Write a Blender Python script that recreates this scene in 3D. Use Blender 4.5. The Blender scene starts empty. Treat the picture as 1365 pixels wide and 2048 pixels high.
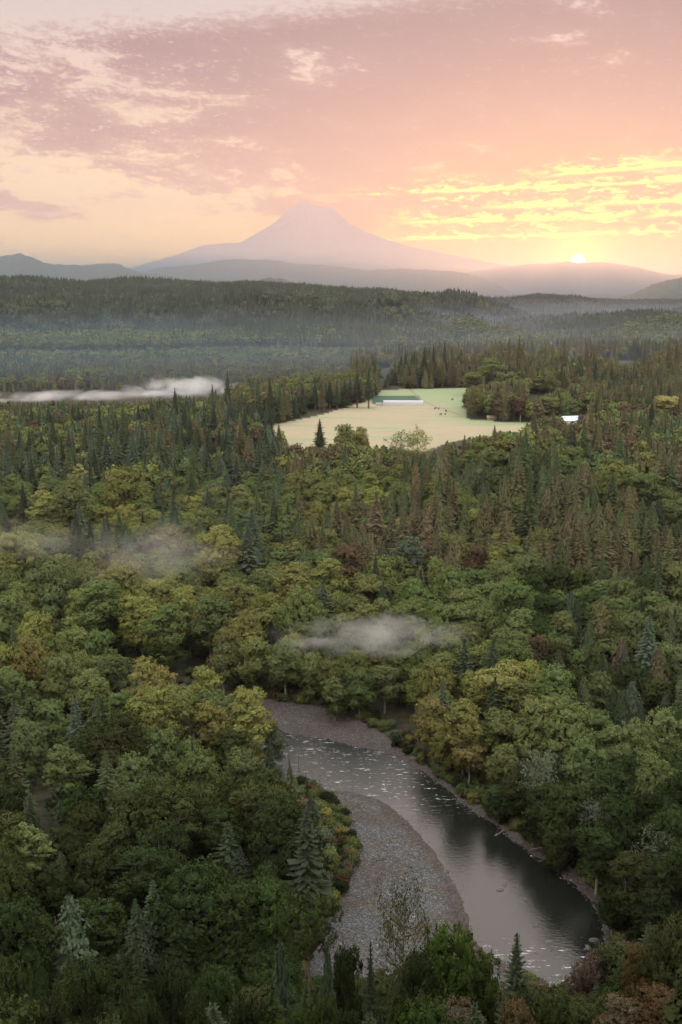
import bpy, math, random
import numpy as np
from mathutils import Vector

C = bpy.context.scene
R = math.radians
rng = np.random.default_rng(7)
random.seed(7)

# ------------------------------------------------------------------ camera
F_PX, PITCH, CAM_Z = 2287.0, R(11.1), 130.0
cd = bpy.data.cameras.new('camera'); cam = bpy.data.objects.new('camera', cd)
C.collection.objects.link(cam)
cam.location = (0, 0, CAM_Z); cam.rotation_euler = (R(90) - PITCH, 0, 0)
cd.sensor_fit = 'VERTICAL'; cd.sensor_height = 36; cd.sensor_width = 24
cd.lens = 36 * F_PX / 2048; cd.clip_start = 0.5; cd.clip_end = 200000
C.camera = cam

# ------------------------------------------------------------------ render settings, exposure
C.view_settings.view_transform = 'Standard'; C.view_settings.look = 'None'
C.view_settings.exposure = 1.5; C.view_settings.gamma = 1.0
cy = C.cycles
cy.max_bounces = 6; cy.diffuse_bounces = 4; cy.glossy_bounces = 2; cy.transmission_bounces = 2
cy.volume_bounces = 0; cy.transparent_max_bounces = 8
cy.use_denoising = True; cy.volume_step_rate = 1.0; cy.volume_max_steps = 256
cy.use_adaptive_sampling = True; cy.adaptive_threshold = 0.02
cy.sample_clamp_indirect = 3.0; cy.sample_clamp_direct = 6.0

# ------------------------------------------------------------------ world: dawn sky with broken cloud deck
SUN_AZ, SUN_EL = 11.45, 1.27
W = bpy.data.worlds.new('World'); C.world = W; W.use_nodes = True
nt = W.node_tree; nt.nodes.clear()

class NB:
    """small helper that writes node maths"""
    def __init__(s, nt): s.nt = nt
    def new(s, t, **kw):
        n = s.nt.nodes.new(t)
        for k, v in kw.items(): setattr(n, k, v)
        return n
    def put(s, sock, v):
        if isinstance(v, bpy.types.NodeSocket): s.nt.links.new(v, sock)
        else: sock.default_value = v
    def m(s, op, a, b=0.0, c=0.0, clamp=False):
        n = s.new('ShaderNodeMath', operation=op, use_clamp=clamp)
        s.put(n.inputs[0], a)
        if len(n.inputs) > 1: s.put(n.inputs[1], b)
        if len(n.inputs) > 2: s.put(n.inputs[2], c)
        return n.outputs[0]
    def step(s, x, a, b, lo=0.0, hi=1.0):
        n = s.new('ShaderNodeMapRange', interpolation_type='SMOOTHSTEP')
        s.put(n.inputs[0], x); s.put(n.inputs[1], a); s.put(n.inputs[2], b); s.put(n.inputs[3], lo); s.put(n.inputs[4], hi)
        return n.outputs[0]
    def mix(s, f, a, b, blend='MIX'):
        n = s.new('ShaderNodeMix', data_type='RGBA', blend_type=blend, clamp_factor=True)
        s.put(n.inputs[0], f); s.put(n.inputs[6], a); s.put(n.inputs[7], b)
        return n.outputs[2]
    def xyz(s, x, y, z):
        n = s.new('ShaderNodeCombineXYZ'); s.put(n.inputs[0], x); s.put(n.inputs[1], y); s.put(n.inputs[2], z)
        return n.outputs[0]
    def noise(s, vec, scale, detail=4.0, rough=0.55, dist=0.0, dim='3D', out=0):
        n = s.new('ShaderNodeTexNoise', noise_dimensions=dim)
        if vec is not None: s.put(n.inputs['Vector'], vec)
        n.inputs['Scale'].default_value = scale; n.inputs['Detail'].default_value = detail
        n.inputs['Roughness'].default_value = rough; n.inputs['Distortion'].default_value = dist
        return n.outputs[out]
    def ramp(s, f, stops):
        n = s.new('ShaderNodeValToRGB'); e = n.color_ramp.elements
        while len(e) < len(stops): e.new(0.5)
        for i, (p, c) in enumerate(stops): e[i].position = p; e[i].color = (*c, 1)
        s.put(n.inputs[0], f); return n.outputs[0]

def L(r, g, b):
    f = lambda c: ((c / 255 + 0.055) / 1.055) ** 2.4 if c > 10 else c / 255 / 12.92
    return (f(r), f(g), f(b))

def build_world():
    b = NB(nt)
    tc = b.new('ShaderNodeTexCoord').outputs['Generated']
    sep = b.new('ShaderNodeSeparateXYZ'); nt.links.new(tc, sep.inputs[0])
    x, y, z = sep.outputs
    el = b.m('MULTIPLY', b.m('ARCSINE', z), 57.29578)
    az = b.m('MULTIPLY', b.m('ARCTAN2', x, y), 57.29578)
    # angular distances used by the cloud field
    sx = b.m('SUBTRACT', az, SUN_AZ); sy = b.m('SUBTRACT', el, SUN_EL)
    # warm share: grows towards the sun, falls with elevation
    dwarm = b.m('SQRT', b.m('ADD', b.m('POWER', b.m('MULTIPLY', sx, 0.55), 2), b.m('POWER', b.m('MULTIPLY', sy, 1.5), 2)))
    warm = b.step(dwarm, 11.0, 3.0)
    # clouds in shade by elevation
    te = b.m('DIVIDE', b.m('MAXIMUM', el, 0.0), 40.0)
    hx = lambda c, k=1.0: tuple(q * k for q in c)
    deck = b.ramp(te, [(0.0, (.66, .30, .16)), (0.10, (.62, .28, .17)), (0.17, (.56, .23, .16)), (0.25, (.42, .175, .17)), (0.34, (.32, .15, .17)), (1.0, (.40, .26, .26))])
    clear = b.ramp(te, [(0.0, (1.3, .72, .10)), (0.06, (1.25, .78, .20)), (0.12, (1.15, .76, .34)), (0.22, (.85, .58, .40)), (0.32, (.62, .50, .47)), (1.0, (.50, .42, .46))])
    deck = b.mix(warm, deck, (.75, .24, .0, 1))
    clear = b.mix(warm, clear, (.98, .40, .0, 1))
    col2 = (2.0, 2.0, 2.0, 1)
    deck = b.mix(1.0, deck, col2, 'MULTIPLY'); clear = b.mix(1.0, clear, col2, 'MULTIPLY')
    # cloud coverage: long streaks, flattened towards the horizon
    ct = b.m('ADD', el, b.m('MULTIPLY', az, 0.06))
    base = b.xyz(b.m('MULTIPLY', az, 0.11), b.m('MULTIPLY', ct, 0.42), 0.0)
    n1 = b.m('MULTIPLY_ADD', b.m('SUBTRACT', b.noise(base, 1.3, 9, 0.62, 0.4), .5), 1.35, .5)
    fine = b.xyz(b.m('MULTIPLY', az, 0.8), b.m('MULTIPLY', ct, 1.9), 3.0)
    n2 = b.noise(fine, 2.1, 7, 0.68, 0.3)
    top = b.m('ADD', 12.6, b.m('MULTIPLY', az, 0.10))
    e1 = b.step(b.m('SUBTRACT', el, b.m('ADD', top, b.m('MULTIPLY', b.m('SUBTRACT', n2, .5), 3.0))), 0.7, -0.7)
    rgt = b.step(b.m('ADD', az, b.m('MULTIPLY', el, 0.4)), -9.0, 5.0)
    bias = b.m('ADD', b.m('MULTIPLY', b.step(el, 4.5, 8.0), 0.09), b.m('MULTIPLY', rgt, 0.15))
    bias = b.m('SUBTRACT', bias, b.m('MULTIPLY', b.step(el, 3.6, 1.6), 0.25))
    cov = b.m('ADD', b.m('ADD', b.m('MULTIPLY', n1, 0.80), b.m('MULTIPLY', n2, 0.42)), bias)
    covm = b.m('MULTIPLY', b.step(cov, 0.60, 0.72), e1)
    clear = b.mix(b.step(el, 7.5, 12.0), clear, b.mix(1.0, clear, (1.25, 1.25, 1.25, 1), 'MULTIPLY'))
    col = b.mix(covm, clear, deck)
    # darker bellies of thick cloud, and small sunlit puffs between
    col = b.mix(b.m('MULTIPLY', b.m('MULTIPLY', b.m('MULTIPLY', b.step(cov, 0.66, 0.84), b.step(el, 3.6, 7.0)), e1), b.m('SUBTRACT', 0.85, b.m('MULTIPLY', rgt, 0.45))), col, b.mix(1.0, col, (0.66, 0.52, 0.60, 1), 'MULTIPLY'))
    puff = b.m('MULTIPLY', b.step(n2, 0.565, 0.64), b.m('MULTIPLY', e1, b.m('SUBTRACT', 1.0, b.m('MULTIPLY', rgt, 0.75))))
    col = b.mix(b.m('MULTIPLY', puff, 0.8), col, (1.75, 1.30, 0.90, 1))
    # long bright bars of cloud low down right, lit from below
    s1 = b.xyz(b.m('MULTIPLY', az, 0.16), b.m('SUBTRACT', b.m('MULTIPLY', el, 1.15), b.m('MULTIPLY', az, 0.055)), 9.0)
    st = b.noise(s1, 1.5, 7, 0.66, 0.25)
    s2 = b.xyz(b.m('MULTIPLY', az, 0.8), b.m('MULTIPLY', el, 2.2), 5.0)
    st2 = b.noise(s2, 1.7, 6, 0.68, 0.5)
    bars = 0.0
    tot = None
    for e0, sl, wd, a0 in ((4.55, 0.030, 0.10, -1.0), (3.15, 0.018, 0.16, 1.0), (2.35, 0.022, 0.085, 0.5), (3.75, 0.02, 0.17, 5.0), (4.95, 0.06, 0.13, 7.0)):
        line = b.m('ADD', e0, b.m('MULTIPLY', b.m('SUBTRACT', az, 5.0), sl))
        dl = b.m('SUBTRACT', el, b.m('ADD', line, b.m('MULTIPLY', b.m('SUBTRACT', st, 0.5), 0.35)))
        # sharp below, ragged above
        up = b.m('DIVIDE', b.m('MAXIMUM', dl, 0), b.m('MULTIPLY', wd, b.m('ADD', 0.6, b.m('MULTIPLY', b.step(st2, 0.44, 0.66), 4.2))))
        dn = b.m('DIVIDE', b.m('MAXIMUM', b.m('MULTIPLY', dl, -1), 0), wd * 0.7)
        g = b.m('POWER', 2.0, b.m('MULTIPLY', b.m('POWER', b.m('ADD', up, dn), 2), -1.6))
        g = b.m('MULTIPLY', g, b.step(az, a0, a0 + 4.0))
        g = b.m('MULTIPLY', b.m('MULTIPLY', g, b.step(st, 0.34, 0.52)), b.step(st2, 0.34, 0.50))
        tot = g if tot is None else b.m('MAXIMUM', tot, g)
    patch = b.m('MULTIPLY', b.m('MULTIPLY', b.step(st2, 0.51, 0.60), b.step(st, 0.38, 0.52)), b.m('MULTIPLY', b.step(el, 5.6, 4.4), b.step(el, 2.0, 2.5)))
    patch = b.m('MULTIPLY', patch, b.step(az, 0.5, 6.0))
    tot = b.m('MAXIMUM', tot, b.m('MULTIPLY', patch, 0.95))
    col = b.mix(tot, col, (5.5, 3.7, 0.25, 1))
    # glow and disc of the sun
    d2 = b.m('ADD', b.m('POWER', sx, 2), b.m('POWER', sy, 2))
    dist = b.m('SQRT', d2)
    glow = b.m('POWER', 2.718, b.m('MULTIPLY', dist, -1.3))
    col = b.mix(b.m('MULTIPLY', glow, 1.0), col, b.mix(1.0, col, (9.0, 4.8, 0.3, 1), 'ADD'))
    disc = b.step(dist, 0.34, 0.22)
    col = b.mix(disc, col, (120.0, 90.0, 40.0, 1))
    # below the horizon
    col = b.mix(b.step(el, 0.0, -1.0), col, (0.10, 0.09, 0.08, 1))
    # pale dome overhead and behind, outside the photograph's cloud deck
    col = b.mix(b.step(el, 14.0, 24.0), col, (*FRONT, 1))
    col = b.mix(b.step(el, 34.0, 62.0), col, (*DOME, 1))
    back = b.step(y, 0.05, -0.45)
    col = b.mix(b.m('MULTIPLY', b.m('MULTIPLY', back, b.step(el, 0.0, 3.0)), b.step(el, 62.0, 40.0)), col, (*WEST, 1))
    sky = b.new('ShaderNodeTexSky', sky_type='NISHITA', sun_disc=False)
    sky.sun_elevation = R(SUN_EL + 1.2); sky.sun_rotation = R(SUN_AZ); sky.altitude = 300
    sk = b.mix(1.0, sky.outputs[0], (0.10, 0.10, 0.10, 1), 'MULTIPLY')
    sk = b.mix(1.0, sk, (0.07, 0.07, 0.07, 1), 'MULTIPLY')
    col = b.mix(1.0, b.mix(1.0, col, (SKY_GAIN, SKY_GAIN, SKY_GAIN, 1), 'MULTIPLY'), sk, 'ADD')
    hg = b.m('MULTIPLY_ADD', b.m('POWER', 2.718, b.m('MULTIPLY', b.m('MAXIMUM', el, 0.0), -0.16)), HORIZON_GAIN, 1.0)
    col = b.mix(1.0, col, b.xyz(hg, hg, hg), 'MULTIPLY')
    bg = b.new('ShaderNodeBackground'); nt.links.new(col, bg.inputs[0]); bg.inputs[1].default_value = 1.0
    out = b.new('ShaderNodeOutputWorld'); nt.links.new(bg.outputs[0], out.inputs[0])
    W.cycles.sampling_method = 'MANUAL'; W.cycles.sample_map_resolution = 1024
SKY_GAIN = 0.118
HORIZON_GAIN = 2.6
FRONT = (5.0, 4.3, 3.9)
DOME = (9.6, 10.0, 11.0)
WEST = (14.0, 12.4, 10.6)
build_world()

sd = bpy.data.lights.new('sun', 'SUN'); sun = bpy.data.objects.new('sun', sd); C.collection.objects.link(sun)
sd.energy = 1.9; sd.angle = R(0.5); sd.color = (1.0, 0.32, 0.14)
sdir = Vector((math.sin(R(SUN_AZ)), math.cos(R(SUN_AZ)), math.tan(R(SUN_EL + 1.2))))
sun.rotation_euler = sdir.to_track_quat('Z', 'Y').to_euler(); sun.location = (200, 900, 300)

# ------------------------------------------------------------------ helpers
CP, SP = math.cos(PITCH), math.sin(PITCH)
def ray(u, v):
    """direction of a photograph pixel (1365 x 2048) in the world"""
    a = (np.asarray(u, float) - 682.5) / F_PX; c = (1024 - np.asarray(v, float)) / F_PX
    return a, CP + c * SP, -SP + c * CP
def on_plane(u, v, z=0.0):
    dx, dy, dz = ray(u, v); t = (z - CAM_Z) / dz
    return dx * t, dy * t
def proj(x, y, z):
    dz = z - CAM_Z
    dep = y * CP - dz * SP
    return 682.5 + F_PX * x / dep, 1024 - F_PX * (dz * CP + y * SP) / dep, dep
def azel(u, v):
    dx, dy, dz = ray(u, v)
    return np.degrees(np.arctan2(dx, dy)), dz / np.hypot(dx, dy)
def sstep(x, a, b):
    t = np.clip((x - a) / (b - a), 0, 1); return t * t * (3 - 2 * t)

_perm = rng.random((256, 256))
def vnoise(x, y):
    x = np.asarray(x, float); y = np.asarray(y, float)
    xi = np.floor(x).astype(int); yi = np.floor(y).astype(int); fx = x - xi; fy = y - yi
    fx = fx * fx * (3 - 2 * fx); fy = fy * fy * (3 - 2 * fy)
    g = lambda a, c: _perm[a & 255, c & 255]
    return (g(xi, yi) * (1 - fx) + g(xi + 1, yi) * fx) * (1 - fy) + (g(xi, yi + 1) * (1 - fx) + g(xi + 1, yi + 1) * fx) * fy
def fbm(x, y, o=4, gain=0.5):
    s = 0; a = 1; t = 0
    for i in range(o):
        s = s + a * vnoise(x * 2 ** i + 17.3 * i, y * 2 ** i + 9.1 * i); t += a; a *= gain
    return s / t
def inside(px, py, poly):
    px = np.asarray(px, float); py = np.asarray(py, float); r = np.zeros(px.shape, bool)
    n = len(poly)
    for i in range(n):
        x1, y1 = poly[i]; x2, y2 = poly[(i + 1) % n]
        if y1 == y2: continue
        c = ((y1 > py) != (y2 > py)) & (px < (x2 - x1) * (py - y1) / (y2 - y1) + x1)
        r ^= c
    return r
def dline(px, py, pl):
    d = np.full(np.shape(px), 1e9)
    for (x1, y1), (x2, y2) in zip(pl[:-1], pl[1:]):
        vx, vy = x2 - x1, y2 - y1; l = vx * vx + vy * vy + 1e-9
        t = np.clip(((px - x1) * vx + (py - y1) * vy) / l, 0, 1)
        d = np.minimum(d, np.hypot(px - x1 - t * vx, py - y1 - t * vy))
    return d
def curve(pts, n=6):
    """Catmull-Rom through the points"""
    p = np.array([pts[0]] + list(pts) + [pts[-1]], float); o = []
    for i in range(1, len(p) - 2):
        for k in range(n):
            t = k / n
            o.append(0.5 * ((2 * p[i]) + (-p[i-1] + p[i+1]) * t + (2*p[i-1] - 5*p[i] + 4*p[i+1] - p[i+2]) * t*t + (-p[i-1] + 3*p[i] - 3*p[i+1] + p[i+2]) * t**3))
    o.append(p[-2]); return [tuple(q) for q in o]
def wpl(pts, z=0.0, n=6):
    a = curve(pts, n); out = []
    for u, v in a:
        x, y = on_plane(u, v, z); out.append((float(x), float(y)))
    return out

# ------------------------------------------------------------------ river, gravel and field outlines on the ground
UP_BANK = [(-400,1290),(-150,1300),(0,1310),(270,1345),(440,1400),(570,1462),(640,1474),(700,1488),(760,1500),(800,1515),(850,1545),(900,1582),(940,1615),(1000,1655),(1060,1702),(1120,1745),(1170,1785),(1200,1830),(1212,1880),(1225,1930),(1270,1990),(1340,2050),(1500,2110)]
LO_BANK = [(-400,1350),(-150,1365),(0,1380),(270,1425),(440,1490),(560,1556),(640,1578),(720,1588),(780,1614),(830,1662),(880,1722),(912,1772),(930,1825),(948,1880),(985,1915),(1050,1950),(1100,2000),(1160,2060),(1300,2170)]
upw = wpl(UP_BANK); low = wpl(LO_BANK)
CHANNEL = upw + low[::-1]
BAR = wpl([(575,1560),(640,1578),(720,1588),(780,1614),(830,1662),(880,1722),(912,1772),(930,1825),(948,1880),(985,1915),(1050,1950),(1050,2060),(900,2080),(640,2060),(610,1960),(650,1860),(682,1800),(702,1760),(712,1720),(696,1660),(672,1615),(640,1585)], 0, 4)
COBBLE = wpl([(500,1405),(560,1412),(640,1424),(720,1452),(800,1500),(870,1546),(940,1602),(1010,1652),(1075,1694),(1135,1730),(1190,1778),(1222,1832),(1230,1880),(1225,1930),(1200,1900),(1190,1820),(1120,1755),(1060,1712),(1000,1665),(940,1625),(900,1592),(850,1555),(760,1510),(700,1498),(640,1484),(570,1472),(480,1430)], 0, 3)
FIELD = wpl([(470,862),(560,846),(640,830),(690,815),(735,802),(757,790),(758,782),(800,780),(925,779),(960,784),(940,800),(932,820),(934,838),(1000,843),(1060,846),(1180,842),(1180,858),(1060,862),(1000,868),(900,900),(860,915),(700,905),(560,905),(480,885)], 15, 1)

# ------------------------------------------------------------------ terrain height
AZC = np.array([-180, -40, -16.6, -7, 0, 8, 16.6, 40, 180.])
TAB = [  # distance, height per azimuth column (first and last: unseen hill behind the viewer, added to shade the near forest)
 (0, [126, 126.5, 126.5, 126.5, 126.5, 126.5, 126.5, 126.5, 126]),
 (3, [127, 125, 125, 124.5, 124.5, 125, 125, 126, 127]),
 (10, [131, 117, 116, 115, 115, 116, 117, 118, 131]),
 (30, [148, 104, 102, 101, 101, 102, 104, 106, 148]),
 (60, [185, 80, 79, 78, 78, 80, 84, 88, 185]),
 (100, [235, 52, 49, 47, 47, 50, 60, 66, 235]),
 (140, [275, 26, 22, 18, 17, 22, 35, 45, 275]),
 (175, [305, 9, 5, 3, 2.5, 4, 13, 25, 305]),
 (200, [330, 3, 1.6, 1.4, 1.4, 1.6, 5, 12, 330]),
 (260, [370, 2, 1.6, 1.5, 1.5, 1.6, 2, 4, 370]),
 (400, [430, 3, 2.5, 2.2, 2.2, 2.2, 3, 5, 430]),
 (500, [430, 6, 5, 5, 5, 13, 9, 8, 430]),
 (650, [430, 9, 9, 10, 10, 27, 17, 12, 430]),
 (800, [430, 12, 12, 16, 15, 24, 17, 14, 430]),
 (900, [430, 9, 9, 19, 15, 15, 15, 15, 430]),
 (1000, [430, 4, 4, 15, 15, 15, 15, 18, 430]),
 (1150, [430, 0, 0, 5, 15, 15, 16, 20, 430]),
 (1350, [430, 0, 0, 0, 15, 18, 20, 25, 430]),
 (1600, [430, 0, 0, 0, 4, 22, 28, 35, 430]),
 (2000, [430, 2, 2, 2, 2, 12, 20, 30, 430]),
 (2400, [430, 4, 4, 4, 4, 5, 8, 20, 430]),
 (9000, [430, 20, 20, 20, 20, 20, 20, 20, 430]),
 (60000, [430, 20, 20, 20, 20, 20, 20, 20, 430]),
]
TR = np.log(np.array([t[0] for t in TAB], float) + 5.0); TZ = np.array([t[1] for t in TAB], float)
def tab(az, r):
    lr = np.log(r + 5.0)
    i = np.clip(np.searchsorted(TR, lr) - 1, 0, len(TR) - 2); j = np.clip(np.searchsorted(AZC, az) - 1, 0, len(AZC) - 2)
    a = (lr - TR[i]) / (TR[i+1] - TR[i]); c = (az - AZC[j]) / (AZC[j+1] - AZC[j]); c = c * c * (3 - 2 * c)
    a = np.clip(a, 0, 1)
    return (TZ[i, j] * (1-c) + TZ[i, j+1] * c) * (1-a) + (TZ[i+1, j] * (1-c) + TZ[i+1, j+1] * c) * a

# ridge lines read as (photo px, px) and standing at their own distances
RIDGES = [ # crest distance, foot distance in front, back foot, roughness, outline
 (4600, 2250, 7000, 0.020, [(-900,600),(-300,585),(0,578),(100,576),(200,574),(300,577),(420,580),(560,578),(640,581),(700,584),(760,588),(830,596),(870,602),(900,596),(940,606),(1000,620),(1060,632),(1200,640),(1365,640),(2200,640)]),
 (3500, 2250, 4600, 0.022, [(-900,650),(-100,640),(60,618),(180,628),(300,652),(420,662),(540,640),(640,628),(760,646),(860,668),(1060,672),(1200,668),(1400,665),(2200,650)]),
 (2900, 2150, 3700, 0.022, [(-900,725),(800,722),(880,706),(960,690),(1060,668),(1130,662),(1200,650),(1290,642),(1400,648),(2200,650)]),
 (7200, 6000, 8800, 0.009, [(-900,640),(900,640),(980,622),(1040,600),(1075,592),(1130,598),(1180,605),(1250,606),(1310,605),(1365,606),(1500,600),(2200,600)]),
 (9500, 8200, 11500, 0.006, [(-900,600),(380,590),(450,580),(490,566),(540,556),(580,560),(640,576),(700,590),(2200,620)]),
 (11500, 10200, 13500, 0.006, [(-900,620),(1150,620),(1230,596),(1270,586),(1300,570),(1335,559),(1380,552),(1500,560),(2200,580)]),
 (15000, 12500, 18000, 0.006, [(-900,545),(-300,530),(-60,518),(0,512),(40,508),(60,512),(85,522),(110,528),(170,530),(200,526),(225,525),(250,533),(280,545),(400,560),(600,600),(2200,640)]),
 (19000, 16000, 22000, 0.006, [(-900,600),(180,570),(265,545),(330,536),(380,530),(430,522),(480,517),(540,520),(610,527),(690,533),(730,541),(800,536),(850,538),(930,544),(970,556),(1010,578),(1060,598),(1200,620),(2200,640)]),
 (25000, 22000, 28500, 0.005, [(-900,640),(700,600),(850,560),(940,542),(1000,534),(1045,530),(1060,527),(1110,525),(1135,522.5),(1160,526),(1200,525),(1250,529),(1290,538),(1330,547),(1400,551),(1500,545),(2200,560)]),
]
RD = []
for rc, r0, r1, ro, out in RIDGES:
    a, e = azel([p[0] for p in out], [p[1] for p in out]); RD.append((rc, r0, r1, ro, a, e))
def height(x, y, river=True):
    x = np.asarray(x, float); y = np.asarray(y, float)
    az = np.degrees(np.arctan2(x, y)); r = np.hypot(x, y) + 1e-6
    z = tab(az, r)
    z = z + (fbm(x / 55, y / 55, 3) - 0.5) * np.clip((r - 230) / 400, 0, 1) * 5 * np.clip(1 - sstep(r, 820, 880) * (1 - sstep(r, 1300, 1400)) * sstep(az, -5, -2), 0.1, 1)
    for rc, r0, r1, ro, a, e in RD:
        w = r * (1 + 0.06 * (fbm(az / 3.1 + rc, r / 5000, 3) - 0.5))
        el = np.interp(az, a, e); crest = CAM_Z + rc * el
        b = np.where(w < rc, sstep(w, r0, rc) * 0.55 + 0.45 * np.clip((w - r0) / (rc - r0), 0, 1), 1 - sstep(w, rc, r1))
        ns = 0.03 if rc > 5000 else 0.085
        n = (fbm(x / (rc * ns), y / (rc * ns), 6, 0.55) - 0.5) * ro * rc * (1 if rc > 5000 else 2.6) * (0.35 + 0.65 * (1 - b)) * np.clip(b * 3, 0, 1)
        n = n * np.where(np.abs(az) < 60, 1, 0.2)
        z = np.maximum(z, 20 + (crest - 20) * b + n - 300 * (b <= 0))
    if river:
        m = (r > 170) & (r < 900) & (np.abs(az) < 40)
        if m.any():
            xs, ys = x[m], y[m]; zz = z[m]
            ins = inside(xs, ys, CHANNEL); du = dline(xs, ys, upw); dl = dline(xs, ys, low); d = np.minimum(du, dl)
            bar = inside(xs, ys, BAR)
            zo = np.where(bar, 0.05 + 0.045 * dl, np.where(dl < du, 0.1 + 0.09 * dl, 0.08 + 0.16 * du))
            zo = zo + (fbm(xs / 3.1, ys / 3.1, 3) - 0.5) * 0.28
            zz = np.where(ins, -np.minimum(0.9, 0.10 * d) + (fbm(xs / 2.4, ys / 2.4, 3) - 0.5) * 0.24, np.minimum(zz, zo))
            z[m] = zz
    return z

col_terrain = C.collection
def link(o, parent=None):
    C.collection.objects.link(o)
    if parent is not None: o.parent = parent
    return o
def tag(o, label=None, cat=None, group=None, kind=None):
    if label: o['label'] = label
    if cat: o['category'] = cat
    if group: o['group'] = group
    if kind: o['kind'] = kind
    return o
def mesh_np(name, v, quads=None, tris=None, mats=(), mi=None, smooth=False, normals=None, attrs=None):
    me = bpy.data.meshes.new(name); v = np.asarray(v, np.float32)
    me.vertices.add(len(v)); me.vertices.foreach_set('co', v.ravel())
    idx = []; tot = []
    if quads is not None and len(quads): idx.append(np.asarray(quads).ravel()); tot.append(np.full(len(quads), 4))
    if tris is not None and len(tris): idx.append(np.asarray(tris).ravel()); tot.append(np.full(len(tris), 3))
    idx = np.concatenate(idx).astype(np.int32); tot = np.concatenate(tot).astype(np.int32)
    me.loops.add(len(idx)); me.loops.foreach_set('vertex_index', idx)
    me.polygons.add(len(tot)); st = np.concatenate([[0], np.cumsum(tot)[:-1]]).astype(np.int32)
    me.polygons.foreach_set('loop_start', st)
    try: me.polygons.foreach_set('loop_total', tot)
    except Exception: pass
    for m in mats: me.materials.append(m)
    if mi is not None: me.polygons.foreach_set('material_index', np.asarray(mi, np.int32))
    me.update(calc_edges=True)
    me.polygons.foreach_set('use_smooth', np.full(len(tot), bool(smooth)))
    for k, a in (attrs or {}).items():
        a = np.asarray(a, np.float32)
        if a.ndim == 1: at = me.attributes.new(k, 'FLOAT', 'POINT'); at.data.foreach_set('value', a)
        else: at = me.attributes.new(k, 'FLOAT_VECTOR', 'POINT'); at.data.foreach_set('vector', a.ravel())
    if normals is not None:
        me.polygons.foreach_set('use_smooth', np.full(len(tot), True))
        me.normals_split_custom_set_from_vertices([tuple(n) for n in normals.tolist()])
    return me

# ------------------------------------------------------------------ materials
def mat(name):
    m = bpy.data.materials.new(name); m.use_nodes = True; m.node_tree.nodes.clear()
    b = NB(m.node_tree); out = b.new('ShaderNodeOutputMaterial'); return m, b, out
def simple(name, col, rough=0.85, var=0.25, scale=1.5, bump=0.0, spec=0.3):
    m, b, out = mat(name)
    tc = b.new('ShaderNodeTexCoord').outputs['Object']
    n = b.noise(tc, scale, 5, 0.6)
    c = b.mix(n, tuple(x * (1 - var) for x in col) + (1,), tuple(min(1, x * (1 + var)) for x in col) + (1,))
    p = b.new('ShaderNodeBsdfPrincipled'); b.put(p.inputs['Base Color'], c); p.inputs['Roughness'].default_value = rough
    p.inputs['Specular IOR Level'].default_value = spec
    if bump:
        bp = b.new('ShaderNodeBump'); bp.inputs['Strength'].default_value = bump; b.put(bp.inputs['Height'], n)
        b.put(p.inputs['Normal'], bp.outputs[0])
    b.put(out.inputs[0], p.outputs[0]); return m
def leaf_mat(name, trans=0.3):
    m, b, out = mat(name)
    a = b.new('ShaderNodeAttribute', attribute_type='INSTANCER', attribute_name='tint')
    v = b.new('ShaderNodeAttribute', attribute_type='GEOMETRY', attribute_name='var')
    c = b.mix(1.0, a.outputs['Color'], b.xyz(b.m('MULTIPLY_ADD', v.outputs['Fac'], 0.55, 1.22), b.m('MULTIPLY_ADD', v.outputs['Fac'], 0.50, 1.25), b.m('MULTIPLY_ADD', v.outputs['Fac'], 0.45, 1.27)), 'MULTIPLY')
    d = b.new('ShaderNodeBsdfDiffuse'); b.put(d.inputs[0], c)
    t = b.new('ShaderNodeBsdfTranslucent'); b.put(t.inputs[0], b.mix(1.0, c, (1.15, 1.1, 0.7, 1), 'MULTIPLY'))
    mx = b.new('ShaderNodeMixShader'); mx.inputs[0].default_value = trans
    b.put(mx.inputs[1], d.outputs[0]); b.put(mx.inputs[2], t.outputs[0]); b.put(out.inputs[0], mx.outputs[0]); return m
M_LEAF = leaf_mat('broad_leaves', 0.32); M_NEEDLE = leaf_mat('needles', 0.15)
M_BARK = simple('bark', (0.07, 0.055, 0.042), var=0.4, scale=3, bump=0.4)
M_PALE = simple('pale_bark', (0.13, 0.125, 0.105), var=0.45, scale=1.2, bump=0.2)
M_GREYBARK = simple('grey_bark', (0.15, 0.14, 0.115), var=.4, scale=2)
M_SNAG = simple('dead_wood', (0.12, 0.11, 0.10), var=0.35, scale=2)
M_BLACK = simple('black_wood', (0.008, 0.008, 0.007), var=0.3)

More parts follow.
